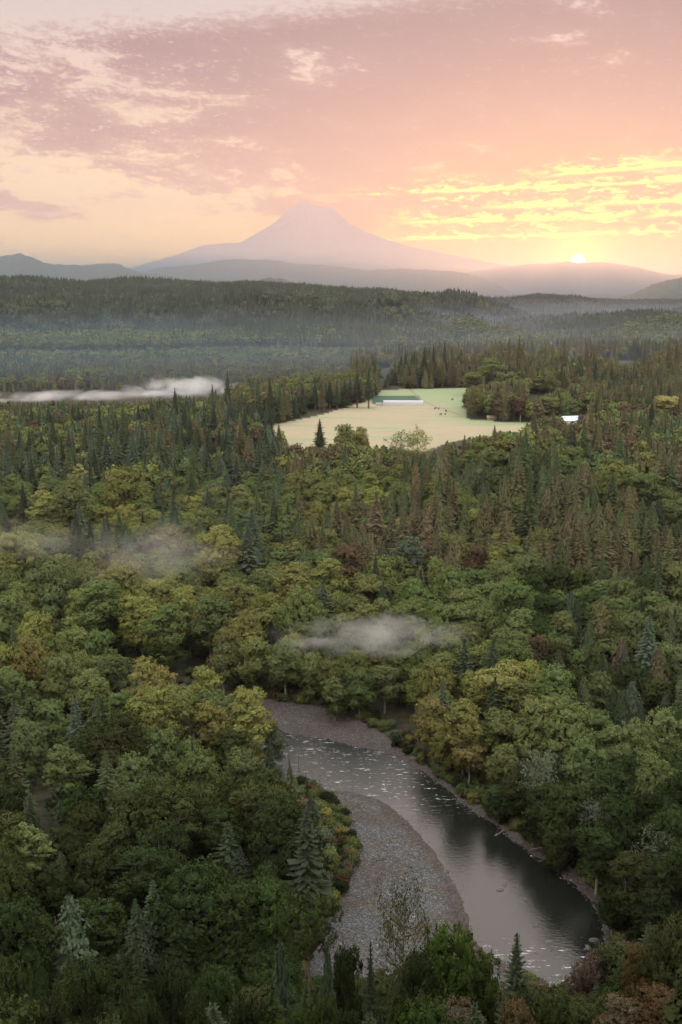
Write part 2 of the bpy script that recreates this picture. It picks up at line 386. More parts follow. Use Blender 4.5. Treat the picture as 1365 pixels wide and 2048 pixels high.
def ground_mat():
    m, b, out = mat('ground')
    pos = b.new('ShaderNodeNewGeometry').outputs['Position']
    A = lambda n: b.new('ShaderNodeAttribute', attribute_type='GEOMETRY', attribute_name=n).outputs['Fac']
    n = b.noise(pos, 0.35, 6, 0.6)
    floor = b.mix(b.step(n, 0.35, 0.65), (0.018, 0.018, 0.010, 1), (0.045, 0.042, 0.020, 1))
    # forest-covered hills
    nf = b.noise(pos, 0.012, 10, 0.68)
    far = b.mix(b.step(nf, 0.38, 0.62), (0.016, 0.024, 0.016, 1), (0.050, 0.058, 0.030, 1))
    col = b.mix(A('far'), floor, far)
    # meadow
    sp = b.new('ShaderNodeSeparateXYZ'); b.put(sp.inputs[0], pos)
    fx, fy = sp.outputs[0], sp.outputs[1]
    sv = b.xyz(b.m('MULTIPLY', fx, 0.006), b.m('MULTIPLY', fy, 0.022), 0.0)
    nm = b.noise(sv, 2.2, 7, 0.62, 0.3); nd = b.noise(b.xyz(b.m('MULTIPLY', fx, 0.03), b.m('MULTIPLY', fy, 0.2), 2.0), 1.5, 5, 0.6)
    straw = b.mix(nd, (0.19, 0.165, 0.10, 1), (0.32, 0.265, 0.175, 1)); green = b.mix(nd, (0.13, 0.175, 0.085, 1), (0.20, 0.255, 0.13, 1))
    g = b.m('ADD', b.step(nm, 0.50, 0.66), b.m('ADD', b.step(fy, 1130, 1215), b.m('MULTIPLY', b.step(fx, 75, 130), b.step(fy, 950, 990))), clamp=True)
    fcol = b.mix(b.m('MULTIPLY', g, 0.8), straw, green)
    strip = b.m('MULTIPLY', b.m('MULTIPLY', b.step(fy, 1148, 1151), b.step(fy, 1238, 1234)), b.m('MULTIPLY', b.step(fx, 30, 33), b.step(b.m('SUBTRACT', fx, b.m('MULTIPLY', b.m('SUBTRACT', fy, 1150), 0.02)), 84, 81)))
    fcol = b.mix(strip, fcol, (0.045, 0.075, 0.045, 1))
    # farm track
    tl = b.m('ABSOLUTE', b.m('SUBTRACT', fx, b.m('ADD', 84, b.m('ADD', b.m('MULTIPLY', b.m('SUBTRACT', 1230, fy), 0.12), b.m('MULTIPLY', b.m('SINE', b.m('MULTIPLY', fy, 0.02)), 5)))))
    fcol = b.mix(b.m('MULTIPLY', b.step(tl, 2.6, 1.2), b.m('MULTIPLY', b.step(fy, 1040, 1060), 0.6)), fcol, (0.16, 0.14, 0.09, 1))
    tl2 = b.m('ABSOLUTE', b.m('SUBTRACT', fy, b.m('ADD', 1118, b.m('MULTIPLY', fx, -0.12))))
    fcol = b.mix(b.m('MULTIPLY', b.step(tl2, 2.5, 1.0), 0.45), fcol, (0.14, 0.12, 0.07, 1))
    col = b.mix(A('field'), col, fcol)
    # shingle
    g1 = b.new('ShaderNodeTexVoronoi', feature='F1'); b.put(g1.inputs['Vector'], pos); g1.inputs['Scale'].default_value = 2.6
    g2 = b.new('ShaderNodeTexVoronoi', feature='F1'); b.put(g2.inputs['Vector'], pos); g2.inputs['Scale'].default_value = 6.0
    s1 = b.new('ShaderNodeSeparateColor'); b.put(s1.inputs[0], g1.outputs['Color']); s2 = b.new('ShaderNodeSeparateColor'); b.put(s2.inputs[0], g2.outputs['Color'])
    gv = b.m('ADD', b.m('MULTIPLY', s1.outputs[0], 0.55), b.m('MULTIPLY', s2.outputs[1], 0.45))
    gcol = b.ramp(gv, [(0.0, (0.020, 0.020, 0.019)), (0.5, (0.052, 0.052, 0.049)), (0.85, (0.10, 0.10, 0.095)), (1.0, (0.21, 0.21, 0.20))])
    ng = b.noise(pos, 0.09, 5, 0.6)
    gcol = b.mix(b.step(ng, 0.4, 0.7), gcol, b.mix(1.0, gcol, (0.95, 0.80, 0.66, 1), 'MULTIPLY'))
    col = b.mix(A('gravel'), col, gcol)
    wet = b.mix(gv, (0.016, 0.012, 0.010, 1), (0.075, 0.055, 0.043, 1))
    col = b.mix(A('wet'), col, wet)
    # clearings on the far slope
    cl = b.mix(nf, (0.22, 0.21, 0.12, 1), (0.32, 0.29, 0.18, 1))
    col = b.mix(A('clear'), col, cl)
    p = b.new('ShaderNodeBsdfPrincipled'); b.put(p.inputs['Base Color'], col); p.inputs['Roughness'].default_value = 0.9
    p.inputs['Specular IOR Level'].default_value = 0.15
    bp = b.new('ShaderNodeBump'); bp.inputs['Strength'].default_value = 0.7; bp.inputs['Distance'].default_value = 0.12
    b.put(bp.inputs['Height'], b.m('ADD', g1.outputs['Distance'], b.m('MULTIPLY', n, 0.6))); b.put(p.inputs['Normal'], bp.outputs[0])
    b.put(out.inputs[0], p.outputs[0]); return m

# clearings: (photo px centre, distance, half sizes)
CLEARINGS = [(560, 4250, 55, 90), (905, 3650, 70, 60), (645, 2500, 18, 30)]
CLR = []
for u, r, sx_, sy_ in CLEARINGS:
    a, _ = azel(u, 620); CLR.append((r * math.sin(R(a)), r * math.cos(R(a)), sx_, sy_))

def build_ground():
    azd = np.concatenate([np.linspace(-180, -60, 13)[:-1], np.linspace(-60, -22, 30)[:-1], np.linspace(-22, 22, 520), np.linspace(22, 60, 30)[1:], np.linspace(60, 180, 13)[1:-1]])
    rr = [2.0]
    while rr[-1] < 43000:
        r = rr[-1]; k = 1.12 if r < 60 else 1.02 if r < 180 else 1.0048 if r < 480 else 1.012 if r < 1500 else 1.009 if r < 29000 else 1.06
        rr.append(r * k)
    rr = np.array(rr); NA, NR = len(azd), len(rr)
    A, Rr = np.meshgrid(np.radians(azd), rr)
    X = Rr * np.sin(A); Y = Rr * np.cos(A)
    Z = height(X, Y)
    r = Rr
    # canopy relief of the far, wholly wooded ridges
    Z = Z + np.clip((r - 4800) / 800, 0, 1) * (vnoise(X / (r * .0028), Y / (r * .0028)) - 0.5) * 14 * (r / 5000) ** .35 * (np.abs(A) < 0.45)
    v = np.stack([X, Y, Z], -1).reshape(-1, 3); v = np.vstack([v, [0, 0, 128]])
    i = np.arange(NR - 1)[:, None] * NA; j = np.arange(NA)[None, :]; j2 = (j + 1) % NA
    q = np.stack([i + j, i + j2, i + NA + j2, i + NA + j], -1).reshape(-1, 4)[:, ::-1]
    j = np.arange(NA); t = np.stack([np.full(NA, len(v) - 1), (j + 1) % NA, j], -1)
    far = np.clip((r - 1500) / 700, 0, 1)
    m = (r > 170) & (r < 1600) & (np.abs(A) < 0.5)
    xs, ys = X[m], Y[m]
    fld = np.zeros_like(X); grv = np.zeros_like(X); wet = np.zeros_like(X)
    fld[m] = inside(xs, ys, FIELD)
    bar = inside(xs, ys, BAR); cob = inside(xs, ys, COBBLE); ch = inside(xs, ys, CHANNEL)
    dd = np.minimum(dline(xs, ys, low), dline(xs, ys, upw)); jit = (fbm(xs / 2.5, ys / 2.5, 3) - 0.5) * 4
    grv[m] = (bar | cob | ch | (dd + jit < 1.6)) & (np.hypot(xs, ys) < 600)
    wet[m] = np.clip(1.25 - (dd + jit * 0.8) / 3.2, 0, 1) * 0.85 * bar * ~ch + 0.75 * ch + cob * ~ch * (0.45 + 0.5 * (fbm(xs / 4, ys / 4, 3) > 0.47)) + bar * ~ch * 0.5 * sstep(fbm(xs / 9, ys / 14, 4), .56, .68)
    wet = np.clip(wet, 0, 1)
    clr = np.zeros_like(X)
    for cx, cy_, sx_, sy_ in CLR:
        clr = np.maximum(clr, sstep(np.hypot((X - cx) / sx_, (Y - cy_) / sy_), 1.1, 0.9))
    z1 = lambda a: np.append(a.ravel(), 0)
    me = mesh_np('ground', v, q, t, [ground_mat()], smooth=True, attrs={'far': z1(far), 'field': z1(fld), 'gravel': z1(grv), 'wet': z1(wet), 'clear': z1(clr)})
    o = link(bpy.data.objects.new('ground', me)); tag(o, 'valley floor, meadow, gravel bar and wooded ridges', 'ground', kind='structure')
build_ground()

def build_water():
    m, b, out = mat('river_water')
    pos = b.new('ShaderNodeNewGeometry').outputs['Position']
    sp = b.new('ShaderNodeSeparateXYZ'); b.put(sp.inputs[0], pos)
    rough_zone = b.m('ADD', b.step(sp.outputs[1], 262, 300), b.m('MULTIPLY', b.step(sp.outputs[1], 205, 190), 0.9), clamp=True)
    w1 = b.noise(b.xyz(b.m('MULTIPLY', sp.outputs[0], 1.0), b.m('MULTIPLY', sp.outputs[1], 1.9), 0.0), 0.8, 5, 0.6, 0.4)
    w2 = b.noise(pos, 0.23, 3, 0.5)
    bp = b.new('ShaderNodeBump'); b.put(bp.inputs['Strength'], b.m('MULTIPLY_ADD', rough_zone, 0.45, 0.22)); bp.inputs['Distance'].default_value = 0.25
    b.put(bp.inputs['Height'], b.m('ADD', w1, b.m('MULTIPLY', w2, 0.4)))
    # white water where the riffle breaks
    f = b.noise(b.xyz(b.m('MULTIPLY', sp.outputs[0], 0.30), b.m('MULTIPLY', sp.outputs[1], 1.5), 4.0), 1.1, 6, 0.7)
    foam = b.m('MULTIPLY', b.step(f, 0.60, 0.66), b.m('MULTIPLY', b.m('ADD', b.m('MULTIPLY', b.step(sp.outputs[1], 262, 285), b.step(sp.outputs[1], 345, 330)), b.step(sp.outputs[1], 214, 206), clamp=True), 0.8))
    c = b.mix(foam, (0.008, 0.009, 0.007, 1), (0.62, 0.62, 0.60, 1))
    p = b.new('ShaderNodeBsdfPrincipled'); b.put(p.inputs['Base Color'], c)
    b.put(p.inputs['Roughness'], b.m('ADD', 0.07, b.m('ADD', b.m('MULTIPLY', rough_zone, 0.16), b.m('MULTIPLY', foam, 0.4))))
    p.inputs['IOR'].default_value = 1.5; p.inputs['Specular IOR Level'].default_value = 0.9
    b.put(p.inputs['Normal'], bp.outputs[0]); b.put(out.inputs[0], p.outputs[0])
    # a strip mesh between slightly widened banks
    n = 60
    def res(pl):
        p = np.array(pl); s = np.concatenate([[0], np.cumsum(np.hypot(*np.diff(p, axis=0).T))]); t = np.linspace(0, s[-1], n)
        return np.stack([np.interp(t, s, p[:, 0]), np.interp(t, s, p[:, 1])], -1)
    a, c2 = res(upw), res(low); d = (a - c2); d /= np.linalg.norm(d, axis=1)[:, None]; a = a + d * 3; c2 = c2 - d * 3
    k = 7; v = []
    for i in range(n):
        for j in range(k): p2 = a[i] + (c2[i] - a[i]) * j / (k - 1); v.append((p2[0], p2[1], 0.0))
    q = [(i*k+j, i*k+j+1, (i+1)*k+j+1, (i+1)*k+j) for i in range(n-1) for j in range(k-1)]
    me = mesh_np('river', v, np.array(q), mats=[m])
    if me.polygons[0].normal.z < 0: me.flip_normals()
    o = link(bpy.data.objects.new('river', me)); tag(o, 'shallow river curving through the forest', 'river', kind='structure')
build_water()

def build_mountain():
    Rm = 36000.0
    prof = [(250,541),(300,526),(340,515),(372,504),(395,495),(412,491),(430,490),(445,492),(460,493),(480,487),(500,475),(520,464),(540,452),(552,444),(562,433),(575,424),(590,413),(602,405),(612,402.5),(622,407),(640,413),(655,414),(668,419),(682,432),(700,448),(730,463),(770,479),(820,494),(880,507),(940,519),(1000,530),(1050,540),(1200,552)]
    a, e = azel([p[0] for p in prof], [p[1] for p in prof]); a0, _ = azel(612, 402)
    lx = Rm * np.tan(np.radians(a - a0)); hz = CAM_Z + Rm * e * np.cos(np.radians(a)) ** 0
    hl = lambda d: np.interp(-d, lx, hz); hr = lambda d: np.interp(d, lx, hz)
    NA, NR = 240, 110
    rr = np.concatenate([[1], np.geomspace(42, 8600, NR - 1)]); th = np.linspace(0, 2 * np.pi, NA, endpoint=False)
    T, D = np.meshgrid(th, rr)
    c = np.cos(T)
    # sharp lateral profile near the silhouette, blended flanks towards and away from the viewer
    wl = 0.5 - 0.5 * c
    wl = wl * wl * (3 - 2 * wl)
    H = hl(D) * wl + hr(D) * (1 - wl)
    gul = (np.abs(fbm(T * 6.5 + 3, D / 2440.0, 4) - 0.5) * 2)
    side = np.abs(np.sin(T)) ** 0.6
    H = H - (0.25 - gul) * 0 - gul * 100 * np.clip(D / 980, 0, 1) * np.clip(1.2 - D / 8100, 0, 1) * side
    H = H + (fbm(T * 40, D / 245, 3) - 0.5) * 45 * np.clip(D / 1800, 0, 1)
    bx, by = Rm * math.sin(R(float(a0))), Rm * math.cos(R(float(a0)))
    ux, uy = math.cos(R(float(a0))), -math.sin(R(float(a0)))
    X = bx + D * np.cos(T) * ux + D * np.sin(T) * math.sin(R(float(a0))); Y = by + D * np.cos(T) * uy + D * np.sin(T) * math.cos(R(float(a0)))
    H = np.maximum(H, 20 + 0 * H); H = np.where(D > 8100, np.minimum(H, 5), H)
    v = np.stack([X, Y, H], -1).reshape(-1, 3)
    i = np.arange(NR - 1)[:, None] * NA; j = np.arange(NA)[None, :]; j2 = (j + 1) % NA
    q = np.stack([i + j, i + NA + j, i + NA + j2, i + j2], -1).reshape(-1, 4)
    m, b, out = mat('mountain_rock')
    pos = b.new('ShaderNodeNewGeometry').outputs['Position']; sp = b.new('ShaderNodeSeparateXYZ'); b.put(sp.inputs[0], pos)
    n = b.noise(pos, 0.0014, 8, 0.65)
    rock = b.mix(n, (0.34, 0.23, 0.18, 1), (0.40, 0.27, 0.21, 1))
    low_ = b.mix(n, (0.03, 0.04, 0.03, 1), (0.06, 0.07, 0.05, 1))
    c = b.mix(b.step(b.m('ADD', sp.outputs[2], b.m('MULTIPLY', n, 450)), 800, 1400), low_, rock)
    p = b.new('ShaderNodeBsdfPrincipled'); b.put(p.inputs['Base Color'], c); p.inputs['Roughness'].default_value = 0.9
    b.put(out.inputs[0], p.outputs[0])
    me = mesh_np('mountain', v, q, mats=[m], smooth=True)
    o = link(bpy.data.objects.new('mountain', me)); tag(o, 'lone volcanic peak beyond the ridges', 'mountain', kind='structure')
build_mountain()

# ------------------------------------------------------------------ tree prototypes
class TB:
    """collects leaf cards and tubes"""
    def __init__(s): s.v = []; s.n = []; s.q = []; s.var = []; s.k = 0; s.mi = []
    def cards(s, c, nrm, up, w, h, var, shade):
        """c centres, nrm facing, up direction, w/h half sizes; shade: shading normals"""
        c = np.asarray(c); nrm = np.asarray(nrm, float); shade = np.asarray(shade, float)
        nrm = nrm * np.where(np.sum(nrm * shade, axis=1) < 0, -1.0, 1.0)[:, None]
        nrm = nrm / (np.linalg.norm(nrm, axis=1)[:, None] + 1e-9)
        si = np.cross(nrm, up); si /= (np.linalg.norm(si, axis=1)[:, None] + 1e-9); u2 = np.cross(si, nrm)
        w = np.asarray(w).reshape(-1, 1); h = np.asarray(h).reshape(-1, 1)
        n = len(c)
        v = np.stack([c - si * w * 0.75 - u2 * h, c - si * w * 0.7 + u2 * h, c + si * w + u2 * h * 0.6, c + si * w * 0.75 - u2 * h], 1).reshape(-1, 3)
        s.v.append(v); s.q.append(np.arange(n * 4).reshape(-1, 4) + s.k); s.k += n * 4
        s.n.append(np.repeat(shade / (np.linalg.norm(shade, axis=1)[:, None] + 1e-9), 4, 0)); s.var.append(np.repeat(var, 4)); s.mi.append(np.zeros(n, int))
    def grid(s, v, q, nrm, var, mi=0):
        s.v.append(v); s.q.append(np.asarray(q) + s.k); s.k += len(v); s.n.append(nrm); s.var.append(var); s.mi.append(np.full(len(q), mi))
    def tube(s, pts, rad, sides=6, mi=1):
        pts = np.asarray(pts, float); n = len(pts); d = np.gradient(pts, axis=0); d /= np.linalg.norm(d, axis=1)[:, None] + 1e-9
        ref = np.array([1, 0, 0]) if abs(d[0][0]) < 0.8 else np.array([0, 1, 0.])
        a = np.cross(d, ref); a /= np.linalg.norm(a, axis=1)[:, None] + 1e-9; b2 = np.cross(d, a)
        th = np.linspace(0, 2 * np.pi, sides, endpoint=False)
        ring = a[:, None] * np.cos(th)[None, :, None] + b2[:, None] * np.sin(th)[None, :, None]
        v = (pts[:, None] + ring * np.asarray(rad).reshape(-1, 1, 1)).reshape(-1, 3)
        q = [(i*sides+j, i*sides+(j+1) % sides, (i+1)*sides+(j+1) % sides, (i+1)*sides+j) for i in range(n-1) for j in range(sides)]
        s.grid(v, q, ring.reshape(-1, 3), np.full(len(v), .5), mi)
    def mesh(s, name, mats):
        v = np.vstack(s.v); return mesh_np(name, v, np.vstack(s.q), mats=mats, mi=np.concatenate(s.mi), normals=np.vstack(s.n), attrs={'var': np.concatenate(s.var)})

def rnd_dir(n, g):
    d = g.normal(size=(n, 3)); return d / np.linalg.norm(d, axis=1)[:, None]

def blob(tb, c, r, g, squash=0.85, var=0.25):
    """darker inner blob of leaf colour that keeps the crown from being see-through"""
    nu, nv = 8, 5; v = []; nn = []
    for j in range(nv + 1):
        ph = math.pi * j / nv
        for i in range(nu):
            t = 2 * math.pi * i / nu; d = np.array([math.sin(ph) * math.cos(t), math.sin(ph) * math.sin(t), math.cos(ph)])
            v.append(c + d * r * np.array([1, 1, squash]) * g.uniform(0.82, 1.08)); nn.append(d)
    q = [(j*nu+i, (j+1)*nu+i, (j+1)*nu+(i+1) % nu, j*nu+(i+1) % nu) for j in range(nv) for i in range(nu)]
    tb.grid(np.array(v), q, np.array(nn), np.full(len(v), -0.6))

def broadleaf(seed, H=26., Wd=12., lobes=12, tufts=30, per=12, leaf=0.30, base=0.28, core=0.60, top=0.62, limb_lo=.35, spread=1.0, sparse=1.0, dome=1.0):
    """returns (crown, trunk) builders"""
    g = np.random.default_rng(seed); cr, tr = TB(), TB()
    lob = []
    R0 = Wd / 2
    tries = 0
    while len(lob) < lobes and tries < 900:
        tries += 1
        t = g.uniform(0, 1) ** 0.75                    # 0 bottom, 1 top
        z = H * (base + 0.1 + (0.86 - base - 0.1) * t)
        env = R0 * math.sqrt(max(0.02, 1 - ((t - 0.45) / 0.62) ** 2)) * 0.66 * spread
        rr_ = env * math.sqrt(g.uniform(0.05, 1)); a = g.uniform(0, 2 * math.pi)
        lr = R0 * g.uniform(0.34, 0.56) * (0.85 if t > 0.75 else 1)
        c = np.array([rr_ * math.cos(a), rr_ * math.sin(a), z])
        if all(np.linalg.norm((c - c2) * (1, 1, .8)) > 0.62 * (lr + l2) * 0.95 for c2, l2 in lob): lob.append((c, lr))
    ctr = np.array([0, 0, H * (base + (1 - base) * 0.42)])
    # trunk and limbs
    bend = g.normal(size=2) * 0.4
    tt = np.linspace(0, 1, 8); tp = np.stack([bend[0] * np.sin(tt * 2.2), bend[1] * np.sin(tt * 1.7), tt * H * 0.72], -1)
    r0 = H * 0.013 + 0.06
    tr.tube(tp, r0 * (1 - tt * 0.8), 7, 0)
    for c, lr in lob:
        k = g.uniform(limb_lo, max(0.85, limb_lo + .04)); s0 = np.array([np.interp(k, tt, tp[:, i]) for i in range(3)])
        if s0[2] > c[2]: s0[2] = c[2] * 0.7
        mid = (s0 + c) / 2 + np.array([0, 0, -0.08 * np.linalg.norm(c - s0)])
        tr.tube([s0, mid, c, c + (c - mid) * 0.35], [r0 * 0.42, r0 * 0.3, r0 * 0.17, r0 * 0.05], 5, 0)
        for _ in range(3):
            d = rnd_dir(1, g)[0]; d[2] = abs(d[2]) * .8
            tr.tube([mid, mid + d * lr * 0.6, c + d * lr * 0.95], [r0 * 0.2, r0 * 0.12, r0 * 0.03], 4, 0)
    lv = g.uniform(-0.08, 0.08, len(lob))
    for (c, lr), lvv in zip(lob, lv):
        sq = g.uniform(0.72, 0.95)
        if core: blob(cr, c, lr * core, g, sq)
        n = int(tufts * (lr / (R0 * 0.45)) ** 2)
        d = rnd_dir(n * 2, g); d = d[(d[:, 2] > -0.55)][:n]
        rad = lr * g.uniform(0.80, 1.20, len(d)) * (1 + 0.10 * np.sin(d[:, 0] * 9 + seed) * np.sin(d[:, 2] * 8))
        tc_ = c + d * rad[:, None] * (1, 1, sq)
        # drop tufts buried in other lobes
        keep = np.ones(len(tc_), bool)
        for c2, l2 in lob:
            if c2 is c: continue
            keep &= (np.linalg.norm((tc_ - c2) / (1, 1, sq), axis=1) > l2 * 0.64)
        keep &= g.random(len(tc_)) < sparse
        tc_, d = tc_[keep], d[keep]
        if not len(tc_): continue
        tr_ = (leaf + .06) * g.uniform(1.8, 3.2, len(tc_))
        off = rnd_dir(len(tc_) * per, g) * (g.random((len(tc_) * per, 1)) ** 0.5)
        off[:, 2] *= 1.05
        P = np.repeat(tc_, per, 0) + off * np.repeat(tr_, per)[:, None]
        D = np.repeat(d, per, 0)
        nrm = rnd_dir(len(P), g) + D * 0.7
        out = (P - ctr); out /= np.linalg.norm(out, axis=1)[:, None] + 1e-9
        shade = D * 0.50 + out * 0.55 + off * 0.38 + rnd_dir(len(P), g) * 0.14
        tv = np.repeat(g.uniform(-0.13, 0.13, len(tc_)), per)
        var = np.clip(0.5 + lvv + tv + g.uniform(-0.22, 0.22, len(P)) + 0.10 * off[:, 2], 0, 1)
        s_ = leaf * g.uniform(0.6, 1.15, len(P))
        cr.cards(P, nrm, rnd_dir(len(P), g), s_, s_ * g.uniform(0.7, 1.1, len(P)), var, shade)
    return cr, tr

def fir(seed, H=34., Wd=9., levels=40, nb=8, seg=4, start=0.10, jag=0.25, droop=0.25, power=0.70, size=1.0, core=0.5):
    g = np.random.default_rng(seed); cr, tr = TB(), TB(); R0 = Wd / 2
    tr.tube([(0, 0, 0), (0.05, 0, H * .3), (0, 0.05, H * .7), (0, 0, H * .985)], [H * .011 + .05, H * .009 + .04, H * .005, .03], 6, 0)
    # inner cone
    if core:
        nu = 8; v = []; nn = []; prof = [(start + .02, .05), (start + .05, 1), (.5, 1), (.8, 1), (.97, .6)]
        for t, k in prof:
            rr_ = R0 * core * (1 - t) ** power * k
            for i in range(nu):
                a = 2 * math.pi * i / nu; w = rr_ * g.uniform(.8, 1.15); v.append((w * math.cos(a), w * math.sin(a), t * H)); nn.append((math.cos(a), math.sin(a), .3))
        q = [(j*nu+i, j*nu+(i+1) % nu, (j+1)*nu+(i+1) % nu, (j+1)*nu+i) for j in range(len(prof)-1) for i in range(nu)]
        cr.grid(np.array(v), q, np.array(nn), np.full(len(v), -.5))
    P = []; N = []; U = []; Wd_ = []; Hh = []; V = []; S = []
    gaps = g.uniform(0, 1, 12)
    for l in range(levels):
        t = start + (1 - start) * (max(0, l + g.uniform(-.3, .3)) / levels) ** 0.92
        t = min(max(t, start), .992)
        full = R0 * (1 - t) ** power
        if t < start + .12: full *= 0.65 + (t - start) / .12 * .35
        lvl = g.uniform(1 - jag, 1 + jag * .6)
        m = max(4, int(nb * (0.55 + 0.6 * (1 - t)))); a0 = g.uniform(0, 6.28)
        for i in range(m):
            a = a0 + 2 * math.pi * (i + g.uniform(-.3, .3)) / m
            ln = max(0.35, full * lvl * g.uniform(1 - jag, 1 + jag * .7))
            d = np.array([math.cos(a), math.sin(a), 0]); up_ = 0.35 * t - droop * (1 - t) * .6
            bv = g.uniform(-.18, .18)
            for k in range(seg):
                f = (k + .6) / seg
                pz = t * H + ln * (up_ * f - droop * f * f * .7)
                c = d * ln * f; hw = size * ln / seg * 0.75 * (1.0 if k < seg - 1 else .7) + .06; hh = ln / seg * .75
                for sgn in (-1, 1):
                    sd_ = np.array([-math.sin(a), math.cos(a), 0]) * sgn
                    P.append((c[0] + sd_[0] * hw * .45, c[1] + sd_[1] * hw * .45, pz - 0.1 * hw)); N.append(np.array([0, 0, 1.]) + sd_ * .55 + d * .3 + g.normal(size=3) * .28); U.append(d)
                    Wd_.append(hw * .62 * g.uniform(.8, 1.2)); Hh.append(hh * g.uniform(.8, 1.2)); V.append(.42 + bv + .22 * f + g.uniform(-.12, .12)); S.append(d * .75 + np.array([0, 0, .55]) + sd_ * .25)
    # spire
    cr.cards(np.array(P), np.array(N), np.array(U, float), Wd_, Hh, np.clip(V, 0, 1), np.array(S))
    for k in range(4):
        a = k * .785; cr.cards(np.array([[0, 0, H * .975]]), np.array([[math.cos(a), math.sin(a), 0]]), np.array([[0, 0, 1.]]), [H * .006 + .05], [H * .028], np.array([.5]), np.array([[math.cos(a), math.sin(a), .5]]))
    return cr, tr

def cedar(seed, H=26., Wd=8., n=2600, leaf=.34, start=.08):
    g = np.random.default_rng(seed); cr, tr = TB(), TB(); R0 = Wd / 2
    tr.tube([(0, 0, 0), (0, 0, H * .5), (0, 0, H * .98)], [H * .014 + .05, H * .009, .03], 6, 0)
    env = lambda t: R0 * np.clip(1 - t, 0, 1) ** .62 * (0.75 + .25 * np.clip((t - start) / .1, 0, 1))
    nu = 9; ts = [start + .02, .12, .3, .5, .7, .86, .97]; v = []; nn = []
    for t in ts:
        for i in range(nu):
            a = 2 * math.pi * i / nu; w = env(t) * .74 * g.uniform(.85, 1.1); v.append((w * math.cos(a), w * math.sin(a), t * H)); nn.append((math.cos(a), math.sin(a), .25))
    q = [(j*nu+i, j*nu+(i+1) % nu, (j+1)*nu+(i+1) % nu, (j+1)*nu+i) for j in range(len(ts)-1) for i in range(nu)]
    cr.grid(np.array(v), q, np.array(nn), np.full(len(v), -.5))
    t = start + (1 - start) * (1 - np.sqrt(g.random(n))) * 1.0; t = np.clip(t, start, .99)
    a = g.uniform(0, 2 * np.pi, n)
    lump = 1 + .16 * np.sin(a * 3 + t * 14 + seed) + .12 * np.sin(a * 5 - t * 31) + .1 * np.sin(t * 60 + a * 2)
    r = env(t) * lump * g.uniform(.82, 1.08, n)
    d = np.stack([np.cos(a), np.sin(a), np.zeros(n)], -1); P = d * r[:, None]; P[:, 2] = t * H - .25 * r
    N_ = d + rnd_dir(n, g) * .65 + np.array([0, 0, .35]); U = np.tile([0, 0, 1.], (n, 1)) + d * -.4 + g.normal(size=(n, 3)) * .15
    s_ = leaf * g.uniform(.6, 1.2, n) * (.55 + .7 * (1 - t))
    cr.cards(P, N_, U, s_ * .8, s_ * 1.45, np.clip(.48 + .25 * (lump - 1) * 2 + g.uniform(-.22, .22, n), 0, 1), d + np.array([0, 0, .55]) + rnd_dir(n, g) * .25)
    return cr, tr

def sparse_tree(seed, H=18., Wd=8., leaf=.2, dens=10, nl=26):
    """open crown whose trunk and limbs show"""
    g = np.random.default_rng(seed); cr, tr = TB(), TB(); R0 = Wd / 2
    tt = np.linspace(0, 1, 9); bx = g.normal() * .5; tp = np.stack([bx * np.sin(tt * 3), .4 * np.sin(tt * 2.3 + 1) - .4 * math.sin(1), tt * H * .95], -1)
    tr.tube(tp, (H * .010 + .05) * (1 - tt * .85), 7, 0)
    P = []; 
    for i in range(nl):
        k = .34 + .62 * (i + g.random()) / nl; s0 = np.array([np.interp(k, tt, tp[:, j]) for j in range(3)]); a = g.uniform(0, 6.28)
        ln = R0 * (0.35 + 1.0 * math.sin(math.pi * min(1, (k - .25) / .8)) ) * g.uniform(.6, 1.05)
        e = s0 + np.array([math.cos(a) * ln, math.sin(a) * ln, ln * g.uniform(.3, .75)]); m_ = (s0 + e) / 2 + np.array([0, 0, -.06 * ln])
        r1 = H * .0035 + .02
        tr.tube([s0, m_, e], [r1, r1 * .6, r1 * .25], 4, 0)
        for w in range(5):
            f = g.uniform(.35, 1); q0 = s0 + (e - s0) * f; e2 = q0 + rnd_dir(1, g)[0] * ln * .4 + np.array([0, 0, .15 * ln]); tr.tube([q0, e2], [r1 * .35, r1 * .12], 3, 0)
            P.append(np.repeat((q0 + (e2 - q0) * .7)[None], dens, 0) + g.normal(size=(dens, 3)) * .5); 
        P.append(np.repeat(e[None], dens, 0) + g.normal(size=(dens, 3)) * .45)
    P = np.vstack(P); n = len(P); s_ = leaf * g.uniform(.6, 1.2, n)
    out = P - np.array([0, 0, H * .5])
    cr.cards(P, rnd_dir(n, g), rnd_dir(n, g), s_, s_, g.uniform(.2, .9, n), out / 6 + np.array([0, 0, .6]) + rnd_dir(n, g) * .4)
    return cr, tr

def snag(seed, H=16.):
    g = np.random.default_rng(seed); tr = TB(); br = TB()
    tr.tube([(0, 0, 0), (.1, .05, H * .5), (.25, 0, H)], [.26, .17, .03], 6, 0)
    for i in range(26):
        k = g.uniform(.3, .97); a = g.uniform(0, 6.28); ln = (1.1 - k) * 2.4 * g.uniform(.4, 1.2) + .3
        s0 = np.array([.25 * k, 0, H * k]); e = s0 + np.array([math.cos(a) * ln, math.sin(a) * ln, g.uniform(-.2, .5) * ln])
        br.tube([s0, e], [.05, .012], 4, 0)
    return br, tr

